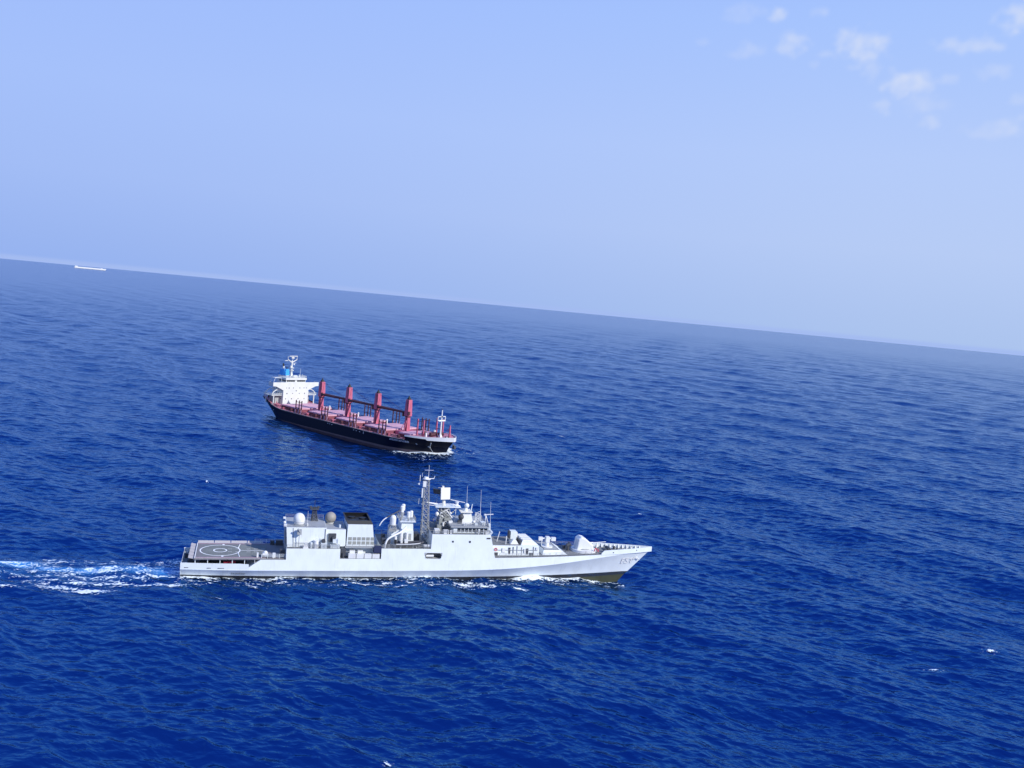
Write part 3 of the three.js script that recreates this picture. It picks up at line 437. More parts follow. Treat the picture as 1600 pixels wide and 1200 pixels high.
part(mm, 'mast_platform', [box(59.8, 66.3, 17.55, 17.8, -1.6, 1.6), ...railing([[59.9, 17.8, 1.5], [64.4, 17.8, 1.5]], 0.8, 0.9, 0.04), bar([59.9, 17.5, 0.8], [61.6, 15.8, 0.7], 0.1), bar([65.8, 17.5, 0.8], [63.7, 15.6, 0.7], 0.1)], M.navy);
part(mm, 'platform_post', [bar([65.1, 13.8, 1.2], [65.1, 17.6, 1.2], 0.08), bar([64.0, 15.4, 1.2], [65.1, 15.4, 1.2], 0.06)], M.white);
part(mm, 'small_radar', [cyl(65.4, 17.8, 18.6, 0.6, 0.45, 0.3), cyl(65.4, 18.6, 18.9, 0.6, 0.5), bar([64.2, 18.2, 1], [66.2, 17.9, 1], 0.16)], M.white);
const fr1 = F('search_radar', [cyl(62.1, 17.8, 19.5, 0, 0.55, 0.35), (() => { const g = new THREE.BoxGeometry(2.5, 3.0, 0.35); g.rotateX(-0.12); g.rotateY(0.2); g.translate(62.2, 21.0, 0.7); return g; })(), (() => { const g = new THREE.BoxGeometry(0.5, 0.35, 0.9); g.translate(61.6, 22.6, 0.2); return g; })()], M.cream, 'square cream search radar array');
part(fr1, 'back_array', (() => { const g = new THREE.BoxGeometry(2.2, 1.5, 0.25); g.rotateX(0.5); g.rotateY(-0.55); g.translate(60.4, 21.2, -0.5); return g; })(), M.dark, 'dark rear array of the radar');
part(fr1, 'array_frame', [bar([60.6, 20.4, -0.3], [61.9, 19.6, 0], 0.1), bar([60.4, 22.3, 0], [61.8, 22.5, 0.3], 0.1), bar([60.2, 18.0, 0.4], [60.3, 19.9, 0.2], 0.06)], M.grey);
F('yard_rod', bar([63.6, 19.5, 0.9], [67.4, 18.8, 0.9], 0.09), M.white);
const ct = F('director_tower', frus(66.6, 69.6, -0.6, 2.6, 13.8, 66.9, 68.9, -0.2, 2.2, 16.6), M.white, 'white tapered director tower');
part(ct, 'tower_top', [box(66.1, 69.2, 16.6, 16.8, -0.8, 2.8)], M.cream);
part(ct, 'director_dish', [ball(67.9, 18.1, 1.2, 0.62), cyl(67.7, 16.8, 17.5, 1.2, 0.6, 0.4), bar([69.0, 16.8, 1.6], [69.2, 18.6, 1.6], 0.12)], M.navy);
part(ct, 'dark_optic', [ball(66.3, 15.5, 2.6, 0.72), box(65.6, 66.6, 13.8, 14.6, 1.9, 2.9)], M.dark);
for (const [x, z, y0, y1] of [[71.5, 2, 13.8, 22.4], [74.0, 3, 12.6, 19.6], [68.8, -2, 13.8, 22.6], [72.9, -3, 13.8, 17.6]]) F('whip_antenna', [bar([x, y0, z], [x - 0.35, y1, z], 0.06, 0.03, 5), cyl(x, y0, y0 + 0.9, z, 0.12, 0.1, 8)], M.white);
F('navigation_radar', [bar([72.5, 15.9, 1.6], [74.8, 16.2, 2.2], 0.14), cyl(72.9, 13.8, 15.8, 1.8, 0.16), ball(72.7, 15.9, 1.7, 0.3), bar([73.6, 14.0, 1.9], [73.0, 15.7, 1.8], 0.1)], M.white);
F('antenna_frame', [...lattice(70.6, 2, 0.9, 13.8, 70.6, 2, 0.9, 16.4, 2, 0.06), ball(69.7, 14.3, 2.6, 0.35), bar([70.2, 16.4, 2], [71.3, 16.9, 2], 0.05)], M.white);
F('roof_equipment', [box(71.3, 72.4, 13.8, 14.5, 2.6, 3.8), box(69.5, 70.3, 13.8, 14.3, 3.6, 4.6), cyl(72.0, 13.8, 14.8, 4.4, 0.2), box(66.6, 67.4, 13.8, 14.2, 4.0, 4.8), cyl(73, 12.7, 14.2, 5.6, 0.14), box(72.9, 73.5, 13.9, 14.4, 4.2, 5.2)], M.navyLow);
// forward deckhouse, launchers, gun
const dh = F('forward_deckhouse', frus(74.6, 87.2, -4.7, 4.7, 6.15, 74.3, 87.0, -4.4, 4.4, 8.7), M.navy);
part(dh, 'deckhouse_door', [box(78.9, 79.4, 6.5, 8.2, 4.5, 4.66), box(83.6, 84.2, 6.4, 8.0, 4.5, 4.68)], M.dark);
part(dh, 'pipe_run', [bar([76, 7.6, 4.68], [86.6, 7.6, 4.68], 0.06), bar([81.2, 6.3, 4.7], [81.2, 8.6, 4.55], 0.09), bar([82.4, 6.3, 4.7], [82.4, 8.3, 4.58], 0.07), bar([80.2, 6.8, 4.72], [80.2, 8.4, 4.6], 0.12), bar([85.6, 6.3, 4.7], [85.6, 8.4, 4.56], 0.1)], M.grey);
part(dh, 'vent_grille', [box(75.2, 76.1, 6.25, 6.95, 4.6, 4.76), box(84.5, 85.6, 6.25, 6.9, 4.6, 4.78)], M.dark);
part(dh, 'lifebuoy', (() => { const g = new THREE.TorusGeometry(0.34, 0.09, 8, 20); g.translate(75.5, 7.75, 4.72); return g; })(), M.red, 'red lifebuoy on the deckhouse side');
part(dh, 'hose_box', [box(77.2, 78.0, 7.0, 8.1, 4.55, 4.78), box(86.2, 86.8, 7.5, 8.3, 4.5, 4.72), box(83.0, 83.4, 6.9, 7.9, 4.6, 4.8)], M.white);
const cl = F('missile_box_launcher', [box(80.1, 81.7, 9.6, 11.6, -0.4, 1.4), cyl(80.9, 8.7, 9.6, 0.5, 0.9, 0.7)], M.navy, 'upright box launcher on the deckhouse');
part(cl, 'launcher_face', box(79.7, 80.1, 9.7, 11.5, -0.3, 1.3), M.dark);
part(cl, 'launcher_hatch', box(81.7, 82.0, 10, 11.3, -0.1, 1.1), M.cream);
F('blast_screen', frus(79.6, 81.9, 2.2, 3.4, 8.7, 80.4, 81.0, 2.5, 3.1, 10.0), M.white);
const vl = F('vertical_launch_block', frus(82.4, 87.0, -3.6, 3.6, 8.7, 82.8, 85.6, -3.4, 3.4, 9.7), M.navy);
for (let k = 0; k < 4; k++) part(vl, 'launch_hatch', frus(82.95, 85.5, -3.2 + k * 1.65, -1.8 + k * 1.65, 9.7, 83.0, 85.45, -3.15 + k * 1.65, -1.85 + k * 1.65, 9.85), k % 2 ? M.cream : M.white);
part(vl, 'dark_coaming', [box(82.0, 82.5, 8.7, 9.9, -3.6, 3.6)], M.dark);
F('deckhouse_antenna', [bar([76.6, 8.7, 1], [77.2, 11.4, 1], 0.1), bar([78.4, 8.7, 3.2], [78.5, 10.8, 3.2], 0.13)], M.white);
F('foredeck_rail', railing([[76, 6.2, 6.7], [88, 6.25, 6.1], [96.5, 6.3, 5.1], [103.5, 6.35, 4.0]], 1.0, 1.8, 0.035), M.grey); F('foredeck_rail', railing([[76, 6.2, -6.7], [88, 6.25, -6.1], [96.5, 6.3, -5.1], [103.5, 6.35, -4.0]], 1.0, 1.8, 0.035), M.grey);
F('launcher_house', frus(88.2, 95.2, -4.4, 4.4, 6.2, 88.6, 93.0, -3.9, 3.9, 7.45), M.navy);
F('launcher_house_top', frus(89.0, 92.8, -3.5, 3.5, 7.45, 89.0, 92.6, -3.4, 3.4, 7.5), M.grey);
const ml = F('arm_launcher', [cyl(90.4, 7.45, 9.0, 0.8, 0.62, 0.48), cyl(90.4, 7.45, 7.7, 0.8, 1.5), box(89.9, 90.9, 8.7, 10.2, 0.2, 1.4)], M.white, 'white twin arm missile launcher');
part(ml, 'launcher_arm', [bar([90.4, 9.8, 0.8], [92.2, 9.5, 0.8], 0.24, 0.2), box(91.4, 92.6, 9.1, 10.0, 0.4, 1.2)], M.white);
part(ml, 'launcher_arm', [bar([90.4, 9.8, 0.8], [88.6, 9.6, 0.8], 0.24, 0.2), box(88.0, 89.0, 9.2, 10.1, 0.5, 1.2), bar([88.9, 9.3, 0.8], [88.9, 7.9, 0.8], 0.1)], M.white);
F('rocket_launcher', [cyl(96.6, 6.3, 7.4, 0, 0.4), bar([96.2, 7.6, 0], [97.2, 8.1, 0], 0.5, 0.5, 12), box(95.8, 96.6, 6.3, 7.2, -2.2, -1.4), bar([95.4, 6.3, 1.6], [95.4, 7.9, 1.6], 0.09), bar([97.4, 6.3, -2.2], [97.4, 8.0, -2.2], 0.12)], M.dark);
const gun = F('gun_turret', (() => { const s = new THREE.Shape(); for (const [i, p] of [[98.9, 7.1], [99.2, 9.5], [99.7, 9.9], [100.5, 9.75], [102.9, 7.9], [102.9, 7.1]].entries()) i ? s.lineTo(...p) : s.moveTo(...p); const g = new THREE.ExtrudeGeometry(s, { depth: 2.3, bevelEnabled: true, bevelSize: 0.35, bevelThickness: 0.45, bevelSegments: 3 }); g.translate(0, 0, -1.15); return g; })(), M.white, 'white faceted gun turret with sloping front');
part(gun, 'gun_barrel', [bar([102.2, 8.3, 0], [107.2, 8.7, 0], 0.13, 0.09, 10), bar([102.0, 8.3, 0], [103.6, 8.42, 0], 0.24, 0.2, 12)], M.white);
part(gun, 'gun_ring', [cyl(100.9, 6.85, 7.15, 0, 2.0, 1.9, 32)], M.grey);
F('gun_platform', [cyl(101.0, 6.2, 6.9, 0, 3.5, 3.3, 40)], M.white);
F('hose_coil', [pipe([[103.0, 6.9, 2.9], [103.2, 7.5, 2.75], [103.8, 7.4, 2.4], [103.9, 6.9, 2.6], [104.4, 6.7, 2.2], [104.5, 7.2, 1.8]], 0.12)], M.red, 'crimson hose looped on the gun platform');
for (const s of [1, -1]) {
  const p = []; for (let k = 0; k <= 20; k++) { const x = 104.6 + (120.75 - 104.6) * k / 20; p.push([x, s * Math.max(0.02, topB(x, 6.4) + 0.006 + 0.12 * clamp((x - 104) / 8) * clamp((121 - x) / 4)), 6.2, k === 0 ? 6.6 : k === 1 ? 7.38 : 7.4 + 0.1 * (k / 20)]); }
  F('bow_bulwark', wallRibbon(p, 0.14), M.navy);
  for (let k = 1; k < 12; k++) { const x = 105.2 + k * 1.12, z = topB(x, 6.4); if (z > 0.9) F('bulwark_stay', frus(x - 0.09, x + 0.09, Math.min(s * (z - 0.1), s * (z - 0.62)), Math.max(s * (z - 0.1), s * (z - 0.62)), 6.4, x - 0.09, x + 0.09, Math.min(s * (z - 0.05), s * (z - 0.2)), Math.max(s * (z - 0.05), s * (z - 0.2)), 7.3), M.white); }
  F('fairlead', [bar([108.2, 6.75, s * (topB(108.2, 6.5) - 0.1)], [108.2, 6.75, s * (topB(108.2, 6.5) + 0.16)], 0.15, 0.15, 10), bar([115.6, 6.95, s * (topB(115.6, 6.5) - 0.1)], [115.6, 6.95, s * (topB(115.6, 6.5) + 0.2)], 0.14, 0.14, 10)], M.dark);
}
F('windlass', [bar([108.0, 7.0, -1.2], [108.0, 7.0, 1.2], 0.4, 0.4, 12), box(107.2, 108.6, 6.4, 6.9, -0.6, 0.6), cyl(110.2, 6.4, 7.2, 1.1, 0.3), cyl(110.2, 6.4, 7.2, -1.1, 0.3), box(106.2, 106.9, 6.4, 7.3, 1.4, 2.2)], M.dark);
F('bow_bitts', [cyl(112.3, 6.45, 7.1, 1.0, 0.17), cyl(112.9, 6.45, 7.1, 0.9, 0.17), cyl(106.6, 6.4, 7.0, 2.6, 0.18), cyl(107.2, 6.4, 7.0, 2.5, 0.18), box(109.3, 110.8, 6.4, 6.6, -2.2, -1.4), cyl(105.6, 6.4, 7.3, -2.4, 0.25)], M.white);
const anchorAt = frigate.userData.side(118.6, 0.66);
F('anchor', [bar([anchorAt[0] - 0.3, anchorAt[1] + 0.5, anchorAt[2] + 0.28], [anchorAt[0] + 0.9, anchorAt[1] - 0.4, anchorAt[2] + 0.1], 0.14), bar([anchorAt[0] - 0.9, anchorAt[1] - 0.3, anchorAt[2] + 0.3], [anchorAt[0] + 0.3, anchorAt[1] + 0.9, anchorAt[2] + 0.35], 0.17, 0.1), box(anchorAt[0] - 0.3, anchorAt[0] + 0.2, anchorAt[1] - 0.1, anchorAt[1] + 0.4, anchorAt[2] + 0.1, anchorAt[2] + 0.45)], M.white);
F('hawsepipe', box(anchorAt[0] - 0.7, anchorAt[0] - 0.1, anchorAt[1] + 0.1, anchorAt[1] + 0.7, anchorAt[2] - 0.3, anchorAt[2] + 0.24), M.dark);
function hullText(text, size, slant, place, m, parent, name, label) { // flat letters laid on the plating; place(u, v) gives the point for metres along and up
  const g = new THREE.ShapeGeometry(font.generateShapes(text, size), 3), p = g.attributes.position;
  for (let i = 0; i < p.count; i++) { const u = p.getX(i) + slant * p.getY(i), q = place(u, p.getY(i)); p.setXYZ(i, ...q); }
  g.computeVertexNormals(); const me = part(parent, name, g, m, label); return me;
}
{
  const side = frigate.userData.side; delete frigate.userData.side;
  const onSide = (x0, y0, off) => (u, v) => { // find the point of the flared side at length x0+u and height y0+v
    let t = 0.5, X = x0 + u; for (let k = 0; k < 14; k++) { const q = side(X, t); t += (y0 + v - q[1]) * 0.16; X += (x0 + u - q[0]); } const q = side(X, t); return [q[0], q[1], q[2] + off];
  };
  hullText('F51', 1.7, 0.16, onSide(111.28, 3.03, 0.07), M.grey, frigate, 'pennant_number_shade');
  hullText('F51', 1.7, 0.16, onSide(111.2, 3.1, 0.12), M.line, frigate, 'pennant_number', 'white number F51 on the bow');
  hullText('TRIKAND', 0.55, 0.1, onSide(11.2, 1.75, 0.06), M.grey, frigate, 'stern_name', 'small name lettering near the stern');
}

// things carried on board
const rhib = thing('inflatable_boat', 'dark grey rigid inflatable boat with white stripes stowed on the frigate amidships', 'boat');
{
  const hullPts = []; const sec = (x) => { const t = clamp(x / 7), w = 1.05 * Math.pow(Math.max(0, 1 - Math.pow(t, 5)), 0.6); return w; };
  const tube = []; for (let s = 0; s <= 12; s++) tube.push([s * 0.56, 0.75 + 0.35 * (s / 12) ** 3, sec(s * 0.56)]); for (let s = 12; s >= 0; s--) tube.push([s * 0.56, 0.75 + 0.35 * (s / 12) ** 3, -sec(s * 0.56)]);
  part(rhib, 'inflatable_tube', pipe(tube, 0.27, 80), M.rubber);
  part(rhib, 'tube_stripe', pipe(tube.map(([x, y, z]) => [x, y + 0.05, z * 1.22]), 0.1, 80), M.white);
  part(rhib, 'boat_hull', [frus(0.1, 6.0, -0.15, 0.15, 0, 0, 6.6, -0.95, 0.95, 0.75)], M.dark);
  part(rhib, 'console', [box(2.2, 3.0, 0.75, 1.7, -0.4, 0.4), box(1.2, 1.7, 0.75, 1.4, -0.5, 0.5)], M.white);
  part(rhib, 'outboard_motor', [box(-0.3, 0.2, 0.7, 1.6, -0.3, 0.3)], M.black);
}
mount(rhib, frMat, [49.6, 8.62, 5.55]);
const tractor = thing('deck_tractor', 'small white covered deck tractor parked beside the hangar on the flight deck', 'tractor');
part(tractor, 'tractor_body', [frus(-0.75, 0.75, -0.55, 0.55, 0.3, -0.65, 0.5, -0.5, 0.5, 1.0), ball(-0.05, 1.1, 0, 0.5, 0.8)], M.white);
for (const [x, z] of [[-0.5, 0.5], [0.5, 0.5], [-0.5, -0.5], [0.5, -0.5]]) part(tractor, 'wheel', bar([x, 0.28, z - 0.12], [x, 0.28, z + 0.12], 0.28, 0.28, 12), M.black);
mount(tractor, frMat, [18.9, 5.77, 5.4]);

// ---------------------------------------------------------------- the bulk carrier
// local axes: x forward from midships, y up from the waterline, z to starboard
const carrier = thing('bulk_carrier', 'dark hulled bulk carrier with pink red deck cranes and white bridge house', 'cargo ship');
carrier.position.copy(CG_POS); carrier.rotation.copy(CG_ROT);
const B = (name, geos, m, label) => part(carrier, name, geos, m, label);
const cgTop = (x) => smoothTable([[-66.6, 8.95], [-60, 8.55], [-53, 7.2], [-46, 6.0], [-40, 5.55], [0, 5.5], [40, 5.55], [49.9, 5.8]], x);
const cgB = { deck: [[-66.6, 8.6], [-62, 11], [-55, 13], [-46, 14], [44, 14], [51, 12.9], [57, 10.4], [62, 7.2], [66, 3.6], [68.7, 0.25]], wl: [[-59, 0.6], [-55, 6.2], [-48, 11.5], [-38, 13.8], [36, 13.9], [44, 12.4], [52, 8.9], [58, 5.0], [62, 1.8], [63.6, 0.15]] };
{
  const xs = []; for (let k = 0; k <= 70; k++) xs.push(k / 70);
  const L = { // height, breadth table, x of stern and stem ends
    keel: [-7, 0.5, -54, 62.2], wl: [0, 0, -59, 63.6], boot: [1.15, 0.02, -60.6, 63.9], mid: [3.9, 0.42, -63.6, 65.2], deck: [5.5, 0.8, -65.4, 66.7], top: [7.6, 1, -66.6, 68.2],
  };
  const pt = (l, t) => { let [y, f, a, b] = L[l]; if (l === 'boot') y = 0.35 + 1.0 * t * t; const x = a + (b - a) * t; const w = smoothTable(cgB.wl, -59 + (63.6 + 59) * t), d = smoothTable(cgB.deck, -66.6 + (68.7 + 66.6) * t); return [x, y, Math.max(0.12, l === 'keel' ? w * 0.75 : w + (d - w) * f)]; };
  const yTop = (x) => (x >= 50 ? 7.5 + 0.5 * (x - 50) / 18 : cgTop(x));
  const b2 = (l, m, n) => (i, j) => { const p = pt(l, xs[i]), q = pt(m, xs[i]), t = j / (n - 1); return [p[0] + (q[0] - p[0]) * t, p[1] + (q[1] - p[1]) * t, p[2] + (q[2] - p[2]) * t]; };
  B('bottom_plating', grid(71, 4, b2('keel', 'wl', 4)), M.cargoBoot);
  B('boot_topping', grid(71, 2, b2('wl', 'boot', 2)), M.cargoBoot, 'brownish boot topping showing at the bow');
  B('hull_side', [...grid(71, 4, b2('boot', 'mid', 4))], M.hullBlue, 'very dark navy hull side');
  // upper side up to the sheer line
  const cols = []; for (let k = 0; k <= 90; k++) { const x = -66.6 + (68.7 + 66.6) * k / 90; cols.push([x, yTop(x)]); } cols.push([49.99, cgTop(49.99)], [50.0, 7.5]); cols.sort((a, b) => a[0] - b[0] || a[1] - b[1]);
  const halfAt = (x) => Math.max(0.12, smoothTable(cgB.deck, x));
  const up = (i, j) => { const [x, y] = cols[i], t = (x + 66.6) / 135.3, m = pt('mid', t), s = j / 3; return [m[0] + (x - m[0]) * s, m[1] + (y - m[1]) * s, m[2] + (halfAt(x) - m[2]) * Math.pow(s, 0.9)]; };
  B('upper_hull_side', grid(cols.length, 4, up), M.hullBlue);
  const dk = [], wl = []; for (let i = 0; i < cols.length - 1; i++) { const a = cols[i], b = cols[i + 1]; (Math.abs(b[1] - a[1]) > Math.abs(b[0] - a[0]) * 0.8 ? wl : dk).push([[a[0], a[1] - 0.03, halfAt(a[0])], [b[0], b[1] - 0.03, halfAt(b[0])]]); }
  B('main_deck', strips(dk), M.oxideDeck, 'faded red oxide main deck'); B('forecastle_bulkhead', strips(wl), M.oxide);
  B('stern_plate', strips([[[-59, 0, 0.6], [-60.6, 1.15, 2.0]], [[-60.6, 1.15, 1.6], [-63.6, 3.9, 4.6]], [[-63.6, 3.9, pt('mid', 0)[2]], [-66.6, 8.95, 8.6]]]), M.hullBlue);
  for (const s of [1, -1]) {
    const p = []; for (let k = 0; k <= 26; k++) { const x = 50.2 + (68.7 - 50.2) * k / 26; p.push([x, s * (halfAt(x) + 0.03), x > 60 ? 6.75 + 0.35 * (x - 60) / 9 : 7.25, x > 60 ? 8.2 + 0.85 * (x - 60) / 9 : 7.8 + 0.4 * (x - 50) / 10]); }
    B('bow_bulwark', wallRibbon(p, 0.3), M.white, 'white painted bow bulwark');
    const q = []; for (let k = 0; k <= 14; k++) { const x = -66.5 + 14 * k / 14; q.push([x, s * (halfAt(x) + 0.02), cgTop(x) - 0.2, cgTop(x) + 0.55]); } B('stern_bulwark', wallRibbon(q, 0.2), M.hullBlue);
    const g = []; for (let k = 0; k <= 40; k++) { const x = -52 + 102 * k / 40; g.push([x, s * (halfAt(x) + 0.05), cgTop(x) - 0.12, cgTop(x) + 0.12]); } B('gunwale', wallRibbon(g, 0.35), M.beige, 'pale brown gunwale line');
    B('deck_rail', railing([[-50, cgTop(-50), s * 13.4], [-30, cgTop(-30), s * 13.7], [49, 5.75, s * 13.0]], 1.0, 2.4, 0.05), M.oxideDark);
  }
  const plate = (x, y, off) => { const t = (x + 66.6) / 135.3, m = pt('mid', t), yt = yTop(x), s = clamp((y - m[1]) / (yt - m[1])); return [m[0] + (x - m[0]) * s, y, m[2] + (halfAt(x) - m[2]) * Math.pow(s, 0.9) + off]; };
  hullText('GOLDEN ADMIRAL', 0.82, 0, (u, v) => plate(42.6 + u * 1.12, 4.35 + v, 0.09), M.line, carrier, 'ship_name', 'small white name lettering on the bow');
  for (const [x, y] of [[56.8, 4.4], [57.2, 4.2], [-3, 4.7], [-1.5, 4.65], [0.2, 4.6], [17, 4.6], [19, 4.6], [21.5, 4.5], [-52, 4.3]]) { const q = plate(x, y, 0); B('draught_mark', box(q[0] - 0.28, q[0] + 0.28, q[1] - 0.12, q[1] + 0.12, q[2] - 0.05, q[2] + 0.07), M.line); }
  { const q = plate(24.5, 4.3, 0); B('load_mark', box(q[0] - 0.1, q[0] + 0.1, 3.95, 5.0, q[2] - 0.05, q[2] + 0.07), M.line); }
  { const q = plate(61.4, 5.3, 0), r = pt('mid', 0.95); B('anchor', [bar([61.6, 5.8, q[2] + 0.45], [60.3, 3.6, r[2] * 1.0 + 0.7], 0.22), bar([60.9, 3.7, q[2] + 0.1], [59.6, 3.9, q[2] + 0.2], 0.25)], M.grey, 'grey anchor and chain against the bow'); B('anchor_chain', bar([60.4, 3.6, r[2] + 0.6], [60.2, 0.2, 3.4], 0.12), M.grey); }
  B('port_anchor', [box(66.3, 67.5, 3.6, 5.0, -2.4, -1.2), bar([66.6, 5.6, -1.2], [67.4, 4.0, -2.0], 0.35)], M.dark, 'dark anchor hanging on the far bow');
  B('stern_mooring_winch', [bar([-63.5, 9.6, -3], [-63.5, 9.6, 3], 0.8, 0.8, 12), box(-64.5, -62.5, 8.7, 9.4, -4, 4), box(-60.5, -59, 8.4, 10.2, 6, 8), box(-63.8, -62.6, 8.8, 10.8, 6.4, 7.6)], M.oxideDark);
}
// holds and hatches
for (const [x0, x1] of [[-48.2, -31.8], [-24.6, -9.8], [-2.8, 11.9], [18.9, 33.8], [40.6, 48.6]]) {
  const w = x1 > 45 ? 7.6 : 9.6;
  const c = B('hatch_coaming', [box(x0, x1, 5.4, 6.9, -w, w)], M.oxideShade);  // coaming colour carries painted-in shade, darker than the crane oxide
  const n = Math.max(2, Math.round((x1 - x0) / 3.7)), st = (x1 - x0) / n;
  for (let k = 0; k < n; k++) part(c, 'hatch_cover', frus(x0 + k * st - 0.1, x0 + (k + 1) * st - 0.22, -w - 0.4, w + 0.4, 6.9, x0 + k * st - 0.06, x0 + (k + 1) * st - 0.26, -w - 0.3, w + 0.3, 7.45 + 0.08 * (k % 2)), M.hatch);
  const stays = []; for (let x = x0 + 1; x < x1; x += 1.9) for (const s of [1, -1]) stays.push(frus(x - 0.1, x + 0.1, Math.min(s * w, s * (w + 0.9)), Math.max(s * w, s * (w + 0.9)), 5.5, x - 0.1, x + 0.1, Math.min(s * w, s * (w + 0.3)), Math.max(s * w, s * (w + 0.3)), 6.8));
  part(c, 'coaming_stays', stays, M.oxideShade);
}
// cranes
const craneX = [-28.2, -6.4, 15.4, 37.2];
craneX.forEach((x, k) => {
  const p = B('crane', [frus(x - 1.05, x + 1.05, -1.05, 1.05, 5.4, x - 0.85, x + 0.85, -0.85, 0.85, 13.6)], M.oxide, 'pink red deck crane with tall post');
  const h = part(p, 'crane_house', [frus(x - 1.3, x + 1.3, -1.3, 1.3, 14.0, x - 1.05, x + 1.05, -1.0, 1.0, 21.6)], M.oxide);
  part(p, 'slewing_ring', cyl(x, 13.55, 14.05, 0, 1.35, 1.35, 24), M.oxideDark);
  part(p, 'crane_base', [box(x - 2.6, x + 2.6, 5.4, 7.1, -4.6, 4.6)], M.oxide);
  part(p, 'crane_head', [frus(x - 0.8, x + 0.7, -0.7, 0.7, 21.6, x - 0.5, x + 0.4, -0.5, 0.5, 22.5), cyl(x - 0.1, 22.4, 23.4, 0, 0.45, 0.2)], M.black, 'black crane head');
  part(p, 'cab', box(x + 1.25, x + 1.9, 14.5, 16.2, 0.4, 1.5), M.oxideDark);
  part(p, 'ladder', [bar([x + 0.4, 5.5, 1.12], [x + 0.4, 21, 1.12], 0.07), bar([x + 0.7, 5.5, 1.12], [x + 0.7, 21, 1.12], 0.07)], M.oxideDark);
  if (k < 3) {
    const n = craneX[k + 1];
    part(p, 'jib', [bar([x + 1.2, 15.3, 1.0], [n - 1.9, 15.4, 0.55], 0.55, 0.42, 8), bar([x + 1.2, 15.3, -1.0], [n - 1.9, 15.4, -0.55], 0.55, 0.42, 8), ...[0.2, 0.4, 0.6, 0.8, 0.97].map((t) => bar([x + 1.7 + (n - x - 3.6) * t, 15.35, 1.0 - 0.45 * t], [x + 1.7 + (n - x - 3.6) * t, 15.35, -1.0 + 0.45 * t], 0.2, 0.2, 6))], M.oxideDark, 'dark red jib lowered towards the next crane');
    part(p, 'hoist_wire', [bar([x + 1.2, 21.2, 0.4], [n - 2.6, 15.7, 0.4], 0.05, 0.05, 4), bar([x + 1.2, 21.2, -0.4], [n - 2.6, 15.7, -0.4], 0.05, 0.05, 4)], M.oxideDark);
    part(p, 'cargo_hook', [box(n - 3.6, n - 2.6, 13.4, 14.9, -0.6, 0.6), bar([n - 3.1, 14.8, 0], [n - 3.1, 15.4, 0], 0.1)], M.beige);
    part(p, 'jib_rest', [box(n - 2.3, n - 1.7, 13.6, 15.0, -1.3, 1.3)], M.oxideDark);
  }
  if (k === 3) part(p, 'stay_leg', [bar([x + 0.6, 12, 1.4], [x - 0.9, 5.6, 4.6], 0.14), bar([x + 1.0, 12, 1.4], [x + 2.6, 5.6, 4.6], 0.14)], M.oxide);
});
// log stanchion frames along both sides
for (const s of [1, -1]) for (const x0 of [-30.6, -9.6, 12.0, 33.0]) {
  const f = B('stanchion_frame', [bar([x0, 8.4, s * 13.4], [x0 + 4.7, 8.4, s * 13.4], 0.13, 0.13, 6), bar([x0, 11.3, s * 13.4], [x0 + 4.7, 11.3, s * 13.4], 0.13, 0.13, 6)], M.oxideDark);
  for (const d of [0, 2.6, 4.7]) { part(f, 'stanchion', box(x0 + d - 0.2, x0 + d + 0.2, 5.4, 12.2, s * 13.4 - 0.2, s * 13.4 + 0.2), M.oxideDark); part(f, 'stanchion_foot', [box(x0 + d - 0.24, x0 + d + 0.24, 5.3, 7.6, s * 13.66 - 0.1, s * 13.66 + 0.1)], M.hatch); }
}
for (const s of [1, -1]) {
  const f = B('stanchion_frame', [bar([50.6, 10.2, s * 6], [54.6, 10.2, s * 6], 0.12), bar([50.6, 14, s * 6], [54.6, 14, s * 6], 0.12)], M.oxideDark);
  for (const x of [50.6, 54.6]) part(f, 'stanchion', box(x - 0.28, x + 0.28, 7.5, 14.9, s * 6 - 0.25, s * 6 + 0.25), M.oxide);
}
B('bow_crane_post', [frus(61.8, 62.6, -3.4, -2.6, 7.7, 62, 62.4, -3.2, -2.8, 13.4), bar([62.2, 12.5, -3], [60.4, 10.5, -3], 0.12)], M.oxide);
B('forecastle_gear', [bar([57, 8.6, -4], [57, 8.6, -1.4], 0.8, 0.8, 12), bar([57, 8.6, 1.4], [57, 8.6, 4], 0.8, 0.8, 12), box(54.2, 55.4, 7.5, 9.2, -2, 2), box(52.0, 53.2, 7.5, 9.4, 2.5, 4.5), box(63.5, 64.3, 7.7, 8.8, -1, 1), cyl(61, 7.6, 8.7, 3.4, 0.4)], M.oxideDark);
B('vent_post', [cyl(56, 7.5, 9.4, 5.5, 0.45), cyl(52, 7.5, 9.6, -3.6, 0.5), cyl(65, 7.8, 8.9, 1.4, 0.3)], M.white);
{
  const m = B('foremast', [bar([59.4, 7.5, 0], [59.4, 20.0, 0], 0.42, 0.24, 12), frus(58.6, 60.2, -0.8, 0.8, 7.5, 59.1, 59.7, -0.3, 0.3, 9.2)], M.white, 'white foremast with a boxed crosstree');
  part(m, 'crosstree', [box(59.2, 59.5, 15.2, 15.5, -2.4, 2.4), box(59.2, 59.5, 16.9, 17.2, -2.4, 2.4), box(59.2, 59.5, 15.3, 17.2, 2.15, 2.4), box(59.2, 59.5, 15.3, 17.2, -2.4, -2.15), box(58.6, 60.0, 15.0, 15.2, -2.0, 2.0)], M.white);
  part(m, 'mast_light', [cyl(59.4, 20, 20.6, 0, 0.14), box(59.5, 59.9, 16.9, 17.3, -0.3, 0.3)], M.dark);
}
for (const x of [-27, -4, 17.5]) B('deck_vent', [cyl(x + 1.5, 7.1, 9.2, -3.6, 0.35), ball(x + 1.5, 9.2, -3.6, 0.42)], M.white);
